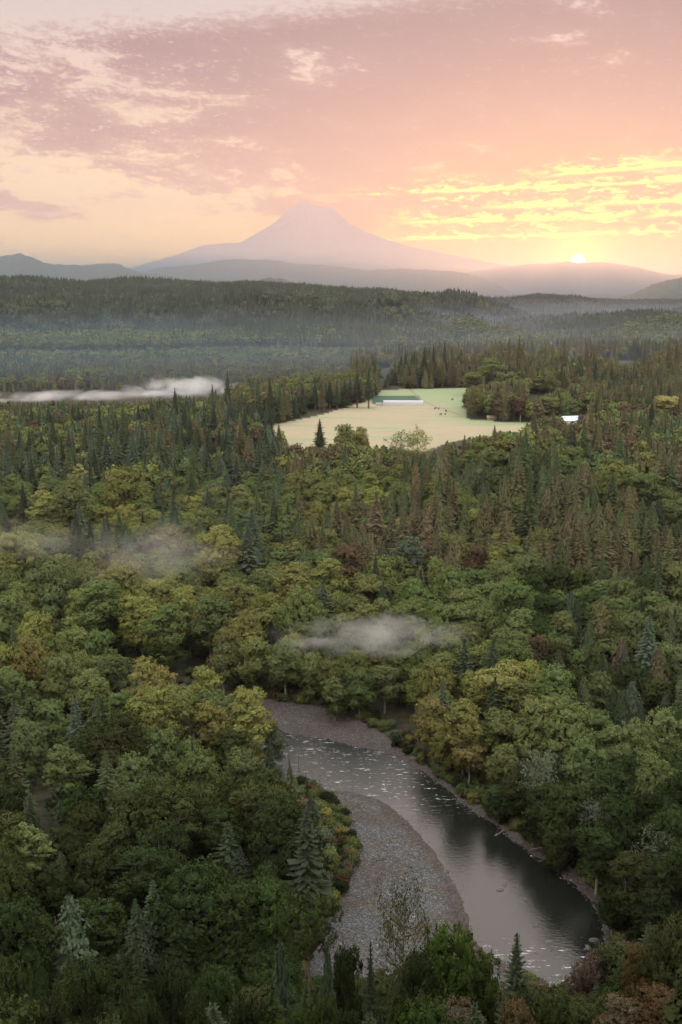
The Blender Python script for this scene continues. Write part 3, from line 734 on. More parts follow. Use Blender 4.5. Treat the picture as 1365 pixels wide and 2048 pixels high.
PROTO = {}      # kind -> list of dict(crown, trunk, H, W, leafmat, barkmat)
def add_proto(kind, cr, tr, H, Wd, lm, bm):
    i = len(PROTO.setdefault(kind, []))
    PROTO[kind].append(dict(crown=cr.mesh('crown', [lm]), trunk=tr.mesh('trunk', [bm]), H=H, W=Wd, lm=lm, bm=bm, cr=cr, tr=tr))
for s in range(7):
    H = [26, 24, 28, 22, 26, 30, 25][s]; Wd = [13, 14, 12, 14, 11, 11, 15][s]
    add_proto('broad', *broadleaf(100 + s, H, Wd, [12, 15, 13, 14, 10, 13, 18][s], 78, 18, .17, base=[.1, .05, .14, .0, .12, .1, .05][s]), H, Wd, M_LEAF, M_GREYBARK)
for s in range(5): add_proto('fir', *fir(200 + s, 34, [9, 8, 10, 7.5, 9][s], 46, 9, 4, [.1, .18, .06, .25, .12][s], [.25, .3, .2, .35, .22][s], [.3, .2, .35, .25, .15][s]), 34, [9, 8, 10, 7.5, 9][s], M_NEEDLE, M_BARK)
for s in range(4): add_proto('cedar', *cedar(300 + s, 26, [8, 7, 9, 8][s], 3400, .33), 26, [8, 7, 9, 8][s], M_NEEDLE, M_BARK)
for s in range(3): add_proto('sparse', *sparse_tree(400 + s, 18, 9), 18, 9, M_LEAF, M_PALE)
for s in range(2): add_proto('snag', *snag(500 + s), 16, 4, M_SNAG, M_SNAG)
for s in range(3): add_proto('shrub', *broadleaf(600 + s, 5, 6, 9, 30, 12, .17, base=-.15, spread=1.1), 5, 6, M_LEAF, M_BARK)
for s in range(3): add_proto('near', *broadleaf(700 + s, 15, 9, 22, 60, 22, .12, base=.12, core=.55), 15, 9, M_LEAF, M_BARK)
for s in range(2): add_proto('nearfir', *fir(800 + s, 16, 6, 48, 12, 6, .04, .3, .1, .7, .8, .5), 16, 6, M_NEEDLE, M_BARK)
for s in range(2): add_proto('nearbare', *sparse_tree(850 + s, 15, 8, .10, 14, 34), 15, 8, M_LEAF, M_BARK)

# source trees for the masses of forest (trunk and crown in one mesh), three levels of detail
src_all = {}
def src_collection(name, items):
    c = bpy.data.collections.new(name)
    for i, me in enumerate(items):
        o = bpy.data.objects.new('%s_%02d' % (name, i), me); c.objects.link(o)
    src_all[name] = c; return c
def joined(cr, tr, lm, bm, name):
    t = TB(); t.v = cr.v + tr.v; t.n = cr.n + tr.n; t.var = cr.var + tr.var
    off = cr.k; t.q = list(cr.q) + [q + off for q in tr.q]; t.mi = [np.zeros_like(a) for a in cr.mi] + [np.ones_like(a) for a in tr.mi]
    return t.mesh(name, [lm, bm])
def LODm(f, name, lm): cr, tr = f; return joined(cr, tr, lm, M_BARK, name)
SRC = {}
for k in ('broad', 'fir', 'cedar'):
    SRC[k, 0] = ([joined(p['cr'], p['tr'], p['lm'], p['bm'], 'tree') for p in PROTO[k]], [(p['H'], p['W']) for p in PROTO[k]])
SRC['broad', 1] = ([LODm(broadleaf(900 + s, 24, 13, 11, 14, 7, .62, base=.2, core=.8), 'tree', M_LEAF) for s in range(5)], [(24, 13)] * 5)
SRC['fir', 1] = ([LODm(fir(920 + s, 34, 9, 22, 7, 2, .1, .3, .25), 'tree', M_NEEDLE) for s in range(5)], [(34, 9)] * 5)
SRC['cedar', 1] = ([LODm(cedar(940 + s, 26, 8, 650, .75), 'tree', M_NEEDLE) for s in range(3)], [(26, 8)] * 3)
SRC['broad', 2] = ([LODm(broadleaf(960 + s, 22, 13, 7, 5, 4, 1.3, base=.1, core=.85), 'tree', M_LEAF) for s in range(4)], [(22, 13)] * 4)
SRC['fir', 2] = ([LODm(fir(980 + s, 34, 9.5, 9, 5, 1, .08, .3, .3, size=.9, core=.62), 'tree', M_NEEDLE) for s in range(4)], [(34, 9.5)] * 4)
SRC['cedar', 2] = ([LODm(cedar(990 + s, 26, 8, 150, 1.5), 'tree', M_NEEDLE) for s in range(2)], [(26, 8)] * 2)

def scatter(name, label, cat, meshes, pts, rot, scl, idx, tint):
    """one object holding a mass of instances"""
    me = bpy.data.meshes.new(name); me.vertices.add(len(pts)); me.vertices.foreach_set('co', np.asarray(pts, np.float32).ravel())
    for k, ty, fld, a in (('tidx', 'INT', 'value', np.asarray(idx, np.int32)), ('rot', 'FLOAT_VECTOR', 'vector', np.asarray(rot, np.float32)), ('scl', 'FLOAT_VECTOR', 'vector', np.asarray(scl, np.float32)), ('tint', 'FLOAT_VECTOR', 'vector', np.asarray(tint, np.float32))):
        at = me.attributes.new(k, ty, 'POINT'); at.data.foreach_set(fld, a.ravel())
    col = src_collection(name + '_src', meshes)
    g = bpy.data.node_groups.new(name, 'GeometryNodeTree')
    g.interface.new_socket('Geometry', in_out='INPUT', socket_type='NodeSocketGeometry'); g.interface.new_socket('Geometry', in_out='OUTPUT', socket_type='NodeSocketGeometry')
    gi = g.nodes.new('NodeGroupInput'); go = g.nodes.new('NodeGroupOutput'); ip = g.nodes.new('GeometryNodeInstanceOnPoints')
    ci = g.nodes.new('GeometryNodeCollectionInfo'); ci.inputs['Collection'].default_value = col; ci.inputs['Separate Children'].default_value = True; ci.inputs['Reset Children'].default_value = True
    def na(nm, ty):
        n = g.nodes.new('GeometryNodeInputNamedAttribute'); n.data_type = ty; n.inputs['Name'].default_value = nm; return n.outputs['Attribute']
    lk = g.links.new
    lk(gi.outputs[0], ip.inputs['Points']); lk(ci.outputs[0], ip.inputs['Instance']); ip.inputs['Pick Instance'].default_value = True
    lk(na('tidx', 'INT'), ip.inputs['Instance Index'])
    e2r = g.nodes.new('FunctionNodeEulerToRotation'); lk(na('rot', 'FLOAT_VECTOR'), e2r.inputs[0]); lk(e2r.outputs[0], ip.inputs['Rotation'])
    lk(na('scl', 'FLOAT_VECTOR'), ip.inputs['Scale']); lk(ip.outputs[0], go.inputs[0])
    o = link(bpy.data.objects.new(name, me)); md = o.modifiers.new('scatter', 'NODES'); md.node_group = g
    tag(o, label, cat, kind='stuff'); return o

# ------------------------------------------------------------------ where the trees stand
TINT = dict(yg=(.122, .128, .040), yo=(.128, .116, .040), gr=(.074, .095, .036), ol=(.088, .100, .036), tl=(.062, .078, .046), dk=(.018, .024, .009),  # dk, dg, do: gloom of the near stands put into the leaf colour
            dg=(.027, .038, .013), do=(.034, .040, .014), ru=(.070, .052, .033), pa=(.066, .078, .050), cg=(.042, .053, .025), cb=(.062, .058, .030), cd=(.027, .035, .020), ct=(.040, .052, .033), cr=(.066, .054, .032), ye=(.22, .19, .07), bg=(.030, .044, .011), og=(.056, .038, .017))
COLW = dict(dg='deep green', do='dark olive', yg='yellow-green', yo='golden-olive', gr='green', ol='olive', tl='bluish-green', dk='dark green', ru='rust-brown', pa='pale grey-green', cg='deep green', cb='brownish-green', cd='blackish-green', ct='bluish-green', cr='reddish-brown', ye='pale yellow', bg='bright green', og='orange-brown')

T = []   # dicts: kind, x, y, z, h, w, tint key, key(bool)
def solve(u, vtop, wpx, kind, ratio):
    dx, dy, dz = ray(u, vtop); hor = math.hypot(dx, dy)
    rs = np.geomspace(70, 3000, 1500); xs = rs * dx / hor; ys = rs * dy / hor
    g = height(xs, ys); w = wpx * rs / F_PX * 1.0; top = g + w * ratio; rz = CAM_Z + rs * dz / hor
    s = np.where(top >= rz)[0]
    if not len(s): return None
    i = s[0]; return xs[i], ys[i], g[i], w[i] * ratio, w[i]
def key(kind, u, v, wpx, tint, ratio, r=None, extra=None):
    if r is None:
        s = solve(u, v, wpx, kind, ratio)
        if s is None: return
        x, y, z, h, w = s
    else:
        dx, dy, dz = ray(u, v); hor = math.hypot(dx, dy); x, y = r * dx / hor, r * dy / hor
        z = float(height(np.array([x]), np.array([y]))[0]); h = CAM_Z + r * dz / hor - z; w = wpx * r / F_PX
        if h < 2: return
    t = dict(kind=kind, x=float(x), y=float(y), z=float(z), h=float(h), w=float(w), tint=tint, key=True)
    if extra: t.update(extra)
    T.append(t)
B = 'broad'
LEFT = [(20,1175,100,'gr'),(70,1203,95,'yg'),(62,1262,100,'yo'),(150,1232,85,'ol'),(195,1252,80,'gr'),(120,1300,95,'ol'),(228,1298,85,'gr'),(285,1312,95,'yg'),(330,1328,70,'yo'),(410,1322,90,'yg'),
 (180,1330,90,'ol'),(302,1362,120,'yg'),(425,1362,85,'gr'),(240,1372,85,'gr'),(492,1366,105,'yg'),(418,1392,95,'yo'),(503,1402,90,'yg'),(100,1392,80,'gr'),(40,1340,85,'gr'),(365,1390,90,'yg'),
 (310,1450,95,'ol'),(372,1468,75,'gr'),(272,1495,110,'gr'),(397,1492,125,'gr'),(130,1482,110,'gr'),(55,1430,90,'gr'),(345,1550,150,'ol'),(262,1566,130,'ol'),(165,1550,110,'gr'),(318,1622,130,'gr'),
 (58,1640,110,'yo'),(135,1640,100,'ol'),(182,1692,100,'ol'),(105,1722,90,'gr'),(455,1545,95,'ol'),(220,1640,110,'ol'),(15,1560,90,'tl'),(480,1480,90,'ol'),(545,1440,60,'pa')]
SHADED = dict(gr='dg', ol='do', yo='ol', yg='ol', tl='dg')  # shaded copies of the leaf tints for the lower crowns
for u, v, w, t in LEFT: key(B, u, v, w, SHADED[t] if v > 1540 else 'gr' if v > 1440 and t == 'ol' else t, 1.75)
RIGHT = [(880,1320,90,'yg'),(940,1330,80,'yg'),(1000,1298,120,'yg'),(1060,1300,110,'yg'),(1040,1345,100,'ol'),(1120,1320,110,'gr'),(865,1390,80,'yo'),(930,1395,110,'yg'),(1080,1385,120,'ol'),(1140,1400,120,'ol'),
 (1000,1400,100,'ol'),(840,1330,70,'yg'),(1030,1155,110,'gr'),(905,1130,90,'gr'),(820,1065,90,'tl'),(830,1140,100,'gr'),(730,1130,90,'ol'),(650,1110,110,'yg'),(590,1120,110,'yg'),(700,1080,90,'ru'),
 (610,1170,120,'ol'),(820,1190,100,'ol'),(1340,1410,120,'gr'),(1260,1430,120,'gr'),(1180,1470,110,'gr'),(1320,1500,120,'gr'),(1230,1520,110,'gr'),(960,1085,70,'ru'),(1075,1255,80,'ru'),
 (440,1040,120,'yg'),(330,1045,90,'ol'),(250,1115,110,'yg'),(30,1050,110,'yg'),(90,980,80,'yg'),(250,925,100,'yg'),(140,950,110,'ol'),(480,1150,110,'ol'),(200,1150,110,'gr'),(90,1110,110,'gr'),(740,940,60,'yg'),(600,940,70,'ol'),(420,1180,100,'gr'),(330,1200,100,'gr'),(540,1190,90,'ol'),
 (1130,1560,110,'gr'),(1200,1625,110,'gr'),(1265,1690,120,'ol'),(1230,1760,80,'dk'),(1315,1770,110,'dk'),(1165,1560,90,'ol'),(1340,1600,110,'gr'),(1120,1640,70,'ol'),(1040,1540,70,'ol'),(1000,1560,60,'gr'),
 (940,1470,70,'yo'),(890,1440,70,'yg'),(1010,1480,80,'ol'),(770,1320,70,'gr'),(720,1330,70,'gr'),(670,1350,60,'gr'),(380,1245,45,'yo'),(403,1262,35,'yg'),(1240,905,90,'ol'),(1290,920,90,'gr')]
for u, v, w, t in RIGHT: key(B, u, v, w, SHADED.get(t, t) if v > 1510 else t, 1.7 if v > 1200 else 1.55)
CON = [('fir',455,745,34,'cd',3.0),('fir',516,752,30,'cg',3.2),('fir',540,755,30,'cd',3.2),('fir',560,757,28,'cg',3.2),('fir',350,776,30,'cd',3.2),('fir',425,768,34,'cg',2.8),('fir',388,790,30,'cg',2.8),('fir',303,795,28,'cd',3.0),('fir',245,810,30,'cg',2.8),('fir',198,812,30,'cd',2.8),('fir',105,838,44,'cd',2.2),('fir',640,838,40,'cd',1.9),('fir',558,846,30,'cb',2.4),
 ('cedar',1205,1195,70,'cb',2.3),('cedar',1245,1275,64,'cr',2.3),('cedar',1318,1285,66,'cb',2.3),('cedar',1180,1235,60,'cg',2.5),('cedar',1345,1230,60,'cg',2.3),('fir',1250,1290,60,'ct',2.3),('fir',1300,1230,90,'ct',2.2),
 ('cedar',1010,945,70,'cb',2.4),('fir',1040,905,70,'cb',2.4),('fir',1060,960,80,'cg',2.2),('fir',1100,930,70,'cg',2.2),('cedar',930,1000,60,'cg',2.4),('cedar',880,900,50,'cb',2.4),('fir',1070,822,55,'cb',2.2),('fir',1108,818,34,'cb',2.2),('fir',1184,815,44,'cb',2.4),('fir',1305,800,44,'cd',2.4),('fir',1250,810,50,'cb',2.4),
 ('fir',540,1475,40,'cd',2.6),('fir',580,1520,46,'cg',2.4),('fir',30,1500,90,'cg',2.2),('fir',120,1600,70,'cd',2.2),('fir',455,1640,90,'cd',2.0),('fir',480,1690,80,'cd',2.0),('fir',60,1590,70,'cd',2.3)]
for k, u, v, w, t, ra in CON: key(k, u, v, w, t, ra)
# front row before the meadow
for u, v, w, t, k in [(690,845,50,'ol',B),(722,845,44,'yg',B),(760,895,50,'cb','cedar'),(805,868,50,'ol','sparse'),(835,862,50,'yg','sparse'),(895,880,36,'cb','cedar'),(930,870,40,'cb','fir'),(960,872,44,'ol',B),(990,850,40,'cb','fir'),(1012,870,40,'yo',B),(590,880,40,'ru',B),(660,885,40,'cb','cedar')]: key(k, u, v, w, t, 1.6 if k == B else 1.9)
for u, v in [(812,697),(830,702),(850,692),(868,688),(890,681),(905,690),(930,706),(950,701),(985,688),(1000,682),(1020,674),(1040,672),(1092,681),(1108,690),(1130,684),(1175,686),(1190,691),(1340,676),(1356,682),(790,742),(1235,700),(1290,700)]:
    key('fir', u, v, random.uniform(24, 34), 'cd' if u < 900 else 'cb', 2, r=1370 + random.uniform(-25, 40))
# single yellow tree by the farm, and the dark stand left of it
key(B, 1338, 778, 62, 'ye', 1.25)
key(B, 985, 712, 60, 'ol', 1.2); key(B, 945, 735, 50, 'ol', 1.1); key(B, 955, 770, 40, 'ol', 1.2, r=1040)
for u, v in [(945,772),(965,768),(990,760),(1015,755),(1038,752),(1050,765)]: key('fir', u, v, 30, 'cb', 2, r=1035 + random.uniform(-8, 25))
for u, v in [(690,758),(715,742),(738,735),(660,762),(630,765),(605,768)]: key('fir', u, v, 34, 'cd', 2, r=1120 - abs(u - 700) * .3)
# pale alders and snags on the banks
for u, v, w in [(1085,1505,80),(1180,1600,70),(1320,1660,70)]: key('sparse', u, v, w, 'pa', 2.0)
for u, v, r in [(612,1500,285),(640,1545,280),(598,1490,296),(578,1482,300),(1040,1010,520),(1000,1290,440),(1345,1110,450),(500,880,760)]: key('snag', u, v, 18, 'cd', 4, r=r)
# dark forked twig showing over the round crowns
# near slope
NEARL = [('nearbare',808,1778,100,'do',None,150),('near',905,1832,150,'bg',None,138),('near',840,1890,130,'dk',None,128),('near',960,1880,120,'bg',None,140),('nearfir',1035,1862,120,'cd',None,132),('near',860,1985,170,'bg',None,96),
 ('near',600,1995,70,'bg',None,92),('near',650,1975,80,'bg',None,96),('near',556,2010,60,'bg',None,94),('near',700,2000,90,'dk',None,100),('nearfir',742,1880,60,'cd',None,128),('near',690,1850,90,'dk',None,140),('cedar',655,1880,80,'cd',None,135),
 ('cedar',560,1868,90,'cd',None,140),('near',1040,1990,120,'og',None,100),('near',1180,1900,110,'ru',None,130),('near',1120,1960,110,'do',None,115),('near',1290,1880,110,'og',None,120),('near',1345,1820,110,'do',None,118),('near',1330,1965,130,'og',None,100),('near',1250,1990,120,'ru',None,100),('near',1170,1990,100,'do',None,104),
 ('near',430,1905,130,'dg',None,130),('near',340,1910,110,'dk',None,132),('near',180,1900,120,'dk',None,135),('near',20,1900,100,'dg',None,130),('near',100,1960,110,'dk',None,120),('cedar',250,1920,70,'dk',None,125),('near',500,1960,110,'dk',None,112),('near',390,1990,110,'dk',None,110),('near',290,1990,100,'dk',None,108)]
for k, u, v, w, t, ra, r in NEARL: key(k, u, v, w, t, 2, r=r)
key('lone', 616, 1735, 140, 'dg', 2, r=118)
# shrubs at the edge of the bar
for i, (u, v, w, t) in enumerate([(700,1700,34,'ru'),(690,1672,30,'og'),(680,1650,34,'yo'),(668,1640,36,'ol'),(696,1725,36,'ru'),(682,1745,40,'og'),(640,1600,40,'ol'),(655,1618,36,'yo'),(640,1660,70,'pa'),(655,1700,60,'ol'),(620,1640,60,'ol'),(660,1780,50,'yg'),(600,1600,50,'ru'),(610,1690,60,'ol'),(640,1740,60,'pa')]): key('shrub', u, v, w, t, .85)

# outlines the fill must keep clear, in photograph pixels: the river view and tree-top limits
VIEW = [(555,1412),(640,1425),(720,1450),(800,1490),(870,1545),(940,1600),(1010,1655),(1075,1695),(1130,1740),(1200,1800),(1215,1880),(1200,1950),(1130,1965),(1060,1925),(1000,1880),(960,1868),(900,1838),(850,1830),(780,1860),(720,1880),(690,1850),(680,1800),(712,1725),(696,1650),(650,1590),(610,1560),(590,1480),(565,1440)]
capA = (np.array([-600,0,60,100,150,200,250,300,350,400,430,455,480,520,545,560,575,600,620,700,745,800,860,880,900,930,960,1000,1045,1060,1075,1120,1180,1240,1300,1365,2000.]),
        np.array([850,835,850,842,838,820,815,800,785,790,775,760,775,760,780,850,885,892,888,880,885,890,902,890,882,872,868,858,862,835,830,825,820,815,810,820,830.]))
capB = (np.array([-600,0,100,200,260,300,430,560,600,660,750,752,756,932,936,1000,1050,1056,1120,1160,1365,2000.]), np.array([808,812,806,806,802,797,790,765,770,752,740,745,800,800,770,755,752,800,770,760,740,740.]))
capC = (np.array([-600,0,200,440,752,760,780,812,850,890,950,1000,1050,1060,1085,1130,1140,1180,1250,1300,1365,2000.]), np.array([690,690,690,690,700,780,735,700,692,682,708,680,680,715,690,690,715,700,725,705,682,680.]))
def cap(u, r):
    m_ = (r > 300) & (r < 352) & (u > 575) & (u < 890)
    m3 = (r < 1008) & (u > 1122) & (u < 1164)
    m2 = (r > 1240) & (r < 1350) & (u < 450)
    return np.where(m3, 841, np.where(m2, 798, np.where(m_, 1292, np.where(r < 960, np.interp(u, *capA), np.where(r < 1250, np.interp(u, *capB), np.where(r < 1800, np.interp(u, *capC), 0))))))

fieldp, chp, barp, cobp = FIELD, CHANNEL, BAR, COBBLE
def fill(r0, r1, sp, az0, az1):
    k = int((r1 - r0) / sp) + 1; P = []
    for i in range(k):
        r = r0 + (i + .5) * sp; n = int(r * R(az1 - az0) / sp)
        a = R(az0) + (np.arange(n) + .5 + (i % 2) * .5) / n * R(az1 - az0)
        rr_ = r + rng.uniform(-.42, .42, n) * sp; aa = a + rng.uniform(-.42, .42, n) * sp / r
        P.append(np.stack([rr_ * np.sin(aa), rr_ * np.cos(aa)], -1))
    return np.vstack(P)
bands = [(62, 190, 5.2, -26, 26), (190, 480, 8.0, -26, 26), (480, 1000, 9.4, -23, 23), (1000, 1900, 8.5, -22, 22), (1900, 3000, 11, -21, 21), (3000, 5000, 12.5, -20, 20), (5000, 7500, 17, 5, 20)]
P = np.vstack([fill(*b_) for b_ in bands])
x, y = P[:, 0], P[:, 1]; r = np.hypot(x, y); z = height(x, y)
ok = ~inside(x, y, fieldp) & ~inside(x, y, chp) & ~inside(x, y, barp) & ~inside(x, y, cobp)
dlo = dline(x, y, low); dup = dline(x, y, upw); ok &= (np.minimum(dlo, dup) > 2.2) | (r > 600)
for cx, cy_, sx_, sy_ in CLR: ok &= np.hypot((x - cx) / sx_, (y - cy_) / sy_) > 1.0
ok &= ~((r > 1330) & (r < 1500) & (np.degrees(np.arctan2(x, y)) < -5.5) & (np.degrees(np.arctan2(x, y)) > -17.5))       # open ground under the fog bank
# buildings and their yards
farm = [(800, 811, 1136, 60, 26), (1142, 838, 1010, 26, 16)]
FARM = []
for u, v, rr_, sx_, sy_ in farm:
    dx, dy, dz = ray(u, v); h_ = math.hypot(dx, dy); FARM.append((rr_ * dx / h_, rr_ * dy / h_, sx_, sy_))
for cx, cy_, sx_, sy_ in FARM: ok &= ~((np.abs(x - cx) < sx_) & (np.abs(y - cy_) < sy_))
x, y, z, r = x[ok], y[ok], z[ok], r[ok]
az = np.degrees(np.arctan2(x, y)); n = len(x)
nz = fbm(x / 60, y / 60, 3); nz2 = fbm(x / 35 + 50, y / 35, 3); nt3 = fbm(x / 120 + 9, y / 120 + 5, 2)
# share of conifers
u0, v0, _ = proj(x, y, z + 15)
pc = np.full(n, .2)
pc = np.where(r < 190, .35, pc)
pc = np.where((r >= 190) & (r < 430), np.where(az > 9, .45, .10), pc)
pc = np.where((r >= 430) & (r < 620), np.where(az > 3, .86, .34), pc)
pc = np.where((r >= 620) & (r < 960), np.where(az > 10, .62, .74), pc)
pc = np.where((r >= 960) & (r < 1900), .78, pc)
pc = np.where((r >= 1900) & (r < 2600), .42, pc)
pc = np.where(r >= 2600, .80, pc)
farside = (v0 < 1230) | (u0 > 1000)
pc = np.clip(pc + (nz - .5) * 2.2 + np.where(r > 1900, (fbm(x / 330, y / 330, 3) - .5) * 2.4, 0), 0.02, .97)
isc = rng.random(n) < pc
cedar_ = isc & (rng.random(n) < np.where(r < 900, np.where(az > -2, .6, .4), .3))
h = np.where(isc, np.where(cedar_, rng.uniform(17, 29, n), rng.uniform(23, 36, n)), rng.uniform(17, 26, n)) * np.where(r < 190, .55, 1) * np.where((r > 190) & (r < 430) & isc, .8, 1)
h *= np.where(r > 1900, .82, 1)
spine = isc & (r > 470) & (r < 860) & (az > 1.5) & (az < 13); h = np.where(spine, h * 1.15, h)
h = np.where((r > 1250) & (r < 1950) & (az < 0.5), np.minimum(h, rng.uniform(8, 17, n)), h)
bank = np.minimum(dline(x, y, low), dline(x, y, upw)); h *= np.clip(.72 + bank / 40, .72, 1)
w = np.where(isc, h * rng.uniform(.36, .52, n), np.clip(h * rng.uniform(.50, .72, n), 0, 17))
# keep the open views open
us, vs, _ = proj(x, y, z + h); cp_ = cap(us, r) + rng.gamma(1.5, 5, n)
dzv = (cp_ - vs); bad = dzv > 0
hnew = h - dzv * r / F_PX * 1.02
h = np.where(bad, hnew, h); keep = (h > 4)
w = np.where(bad, np.minimum(w, h * .62), w)
cs = (r < 205) | ((dlo[ok] < dup[ok]) & (r < 420))
for _ in range(7):
    hit = np.zeros(n, bool)
    for fz in (.45, .75, 1.0):
        for sx_ in (-.45, 0, .45):
            uu, vv, _d = proj(x + sx_ * w * (1.1 - fz * .8), y, z + h * fz); hit |= inside(uu, vv, VIEW)
    hit &= cs; h = np.where(hit, h * .78, h); w = np.where(hit, w * .85, w)
keep &= ~(hit & cs) & (h > 3.0)
x, y, z, r, az, h, w, isc, cedar_, nz2, nt3, nz = [a[keep] for a in (x, y, z, r, az, h, w, isc, cedar_, nz2, nt3, nz)]
# leave room for the placed trees
kx = np.array([t['x'] for t in T]); ky = np.array([t['y'] for t in T]); kw = np.array([t['w'] for t in T])
keep = np.ones(len(x), bool)
for a, b_, c_ in zip(kx, ky, kw): keep &= np.hypot(x - a, y - b_) > c_ * .33 + w * .16
# placed crowns stay in front: nearer fill may not cover them
for t in T:
    if t['kind'] in ('shrub', 'snag'): continue
    uu, vv, dd = proj(t['x'], t['y'], t['z'] + t['h'] * .8)
    us, vs, _d = proj(x, y, z + h); rr_t = math.hypot(t['x'], t['y'])
    if rr_t > 1500: continue
    lim = .22 * t['w'] * F_PX / dd
    cov = (np.abs(us - uu) < lim + w * F_PX / r * .3) & (r < rr_t) & (vs < vv + 6) & (r > rr_t * .5)
    keep &= ~cov
x, y, z, r, az, h, w, isc, cedar_, nz2, nt3, nz = [a[keep] for a in (x, y, z, r, az, h, w, isc, cedar_, nz2, nt3, nz)]
n = len(x); u0, v0, _ = proj(x, y, z + h * .8)
def pick(mask_probs, rnd):
    ks, ps = zip(*mask_probs); c = np.cumsum(ps) / sum(ps); return ks[min(len(ks) - 1, int(np.searchsorted(c, rnd)))]
tints = []
rd = rng.random(n) * .42 + nz2 * 1.1 - .26
rd = np.clip(rd, 0, .999)
for i in range(n):
    ri, ai, q = r[i], az[i], rd[i]
    if isc[i]:
        if ri < 190: m_ = [('dk', 5), ('cd', 2)]
        elif ri < 430: m_ = [('cd', 5), ('ct', 1), ('cg', 2), ('cb', 1)]
        elif ri < 1000: m_ = [('cd', 1), ('cg', 4), ('cb', 4 if ai > -3 else 2), ('cr', 1)] if ai > -3 else [('cg', 4), ('ct', 2), ('cd', 2), ('cb', 2)]
        elif ri < 1900: m_ = [('cd', 3), ('cb', 4), ('cg', 2)]
        else: m_ = [('cd', 5), ('ct', 2), ('cg', 1)] if ri > 2600 else [('cd', 3), ('ct', 3), ('cg', 3)]
    else:
        if ri < 190: m_ = [('dk', 5), ('dg', 3), ('do', 3), ('ru', 1 if ai < 6 else 3), ('og', 0 if ai < 6 else 2)]  # closest crowns take the tints with shade mixed into the colour
        elif ri < 430: m_ = [('dk', 4), ('dg', 4), ('do', 3)] if ri < 235 else [('dk', 1), ('dg', 4), ('do', 3), ('gr', 2)] if ri < 285 else [('gr', 3), ('ol', 3), ('yg', 4), ('yo', .25)] if not (ai > 9) else [('dg', 3), ('gr', 3), ('do', 2), ('ru', .7)]
        elif ri < 700: m_ = [('tl', 1), ('gr', 4), ('ol', 4), ('yg', 2), ('ru', 1.5)]
        elif ri < 1900: m_ = [('gr', 3), ('ol', 4), ('ru', 3), ('yg', 1)]
        else: m_ = [('tl', 3), ('gr', 4), ('ol', 2), ('ru', .8)] if ri < 2600 else [('dk', 3), ('tl', 2), ('gr', 1), ('ru', .5)]
    tints.append(pick(m_, q))
for i in range(n):
    if r[i] < 1900:
        T.append(dict(kind='cedar' if cedar_[i] else 'fir' if isc[i] else ('broad' if r[i] > 190 else 'near'), x=x[i], y=y[i], z=z[i], h=h[i], w=w[i], tint=tints[i], key=False))
farT = [(i, 'cedar' if cedar_[i] else 'fir' if isc[i] else 'broad') for i in range(n) if r[i] >= 1900]

# ------------------------------------------------------------------ how large each tree shows (front to back coverage)
SC = 3.0; GW, GH = int(1365 / SC), int(2048 / SC); cover = np.zeros((GH, GW), bool)
cover_terr = None
order = sorted(range(len(T)), key=lambda i: T[i]['x'] ** 2 + T[i]['y'] ** 2)
yy, xx = np.mgrid[0:GH, 0:GW]
for i in order:
    t = T[i]; ut, vt, d = proj(t['x'], t['y'], t['z'] + t['h']); _, vb, _ = proj(t['x'], t['y'], t['z'])
    hw = t['w'] * F_PX / d / 2; t['u'], t['v'] = ut, vt; t['vis'] = 0; t['area'] = hw * 2 * (vb - vt)
    if t['kind'] in ('sparse', 'snag', 'nearbare', 'lone'): hw *= .6
    x0, x1 = int((ut - hw) / SC), int((ut + hw) / SC) + 1; y0, y1 = int(vt / SC), int(vb / SC) + 1
    x0, x1, y0, y1 = max(0, x0), min(GW, x1), max(0, y0), min(GH, y1)
    if x0 >= x1 or y0 >= y1: continue
    Y_, X_ = yy[y0:y1, x0:x1] * SC, xx[y0:y1, x0:x1] * SC; f = np.clip((Y_ - vt) / max(vb - vt, 1), 0, 1)
    half = hw * (np.clip(f * 1.25, .05, 1) if t['kind'] in ('fir', 'cedar', 'nearfir') else np.sqrt(np.clip(1 - ((f - .4) / .5) ** 2, 0.02, 1)) * (f < .92))
    mk = np.abs(X_ - ut) <= half; c_ = cover[y0:y1, x0:x1]; new = mk & ~c_; t['vis'] = int(new.sum())
    if new.any(): yv, xv = Y_[new], X_[new]; t['cu'], t['cv'] = float(xv.mean()), float(yv.mean())
    c_ |= mk
broadk, conk = ('broad', 'near'), ('fir', 'cedar', 'nearfir')
def choose(kinds, lim):
    c_ = [i for i in range(len(T)) if T[i]['kind'] in kinds and (T[i]['vis'] > 3)]
    c_.sort(key=lambda i: -T[i]['vis']); return set(c_[:lim])
IND = choose(broadk, 300) | choose(conk, 300)
IND |= {i for i in range(len(T)) if T[i]['kind'] in ('sparse', 'snag', 'shrub', 'nearbare', 'lone')}
IND = {i for i in IND if 'cu' in T[i] or T[i]['key']}

SNAGM = [joined(p['cr'], p['tr'], M_SNAG, M_SNAG, 'dead_tree') for p in PROTO['snag']]
PROTO['lone'] = []
def lone_tree():
    cr, tr = broadleaf(1234, 30, 9, 12, 24, 15, .15, base=.66, core=.3, spread=1.3, limb_lo=.93)
    add_proto('lone', cr, tr, 30, 9, M_LEAF, M_BARK)
lone_tree()

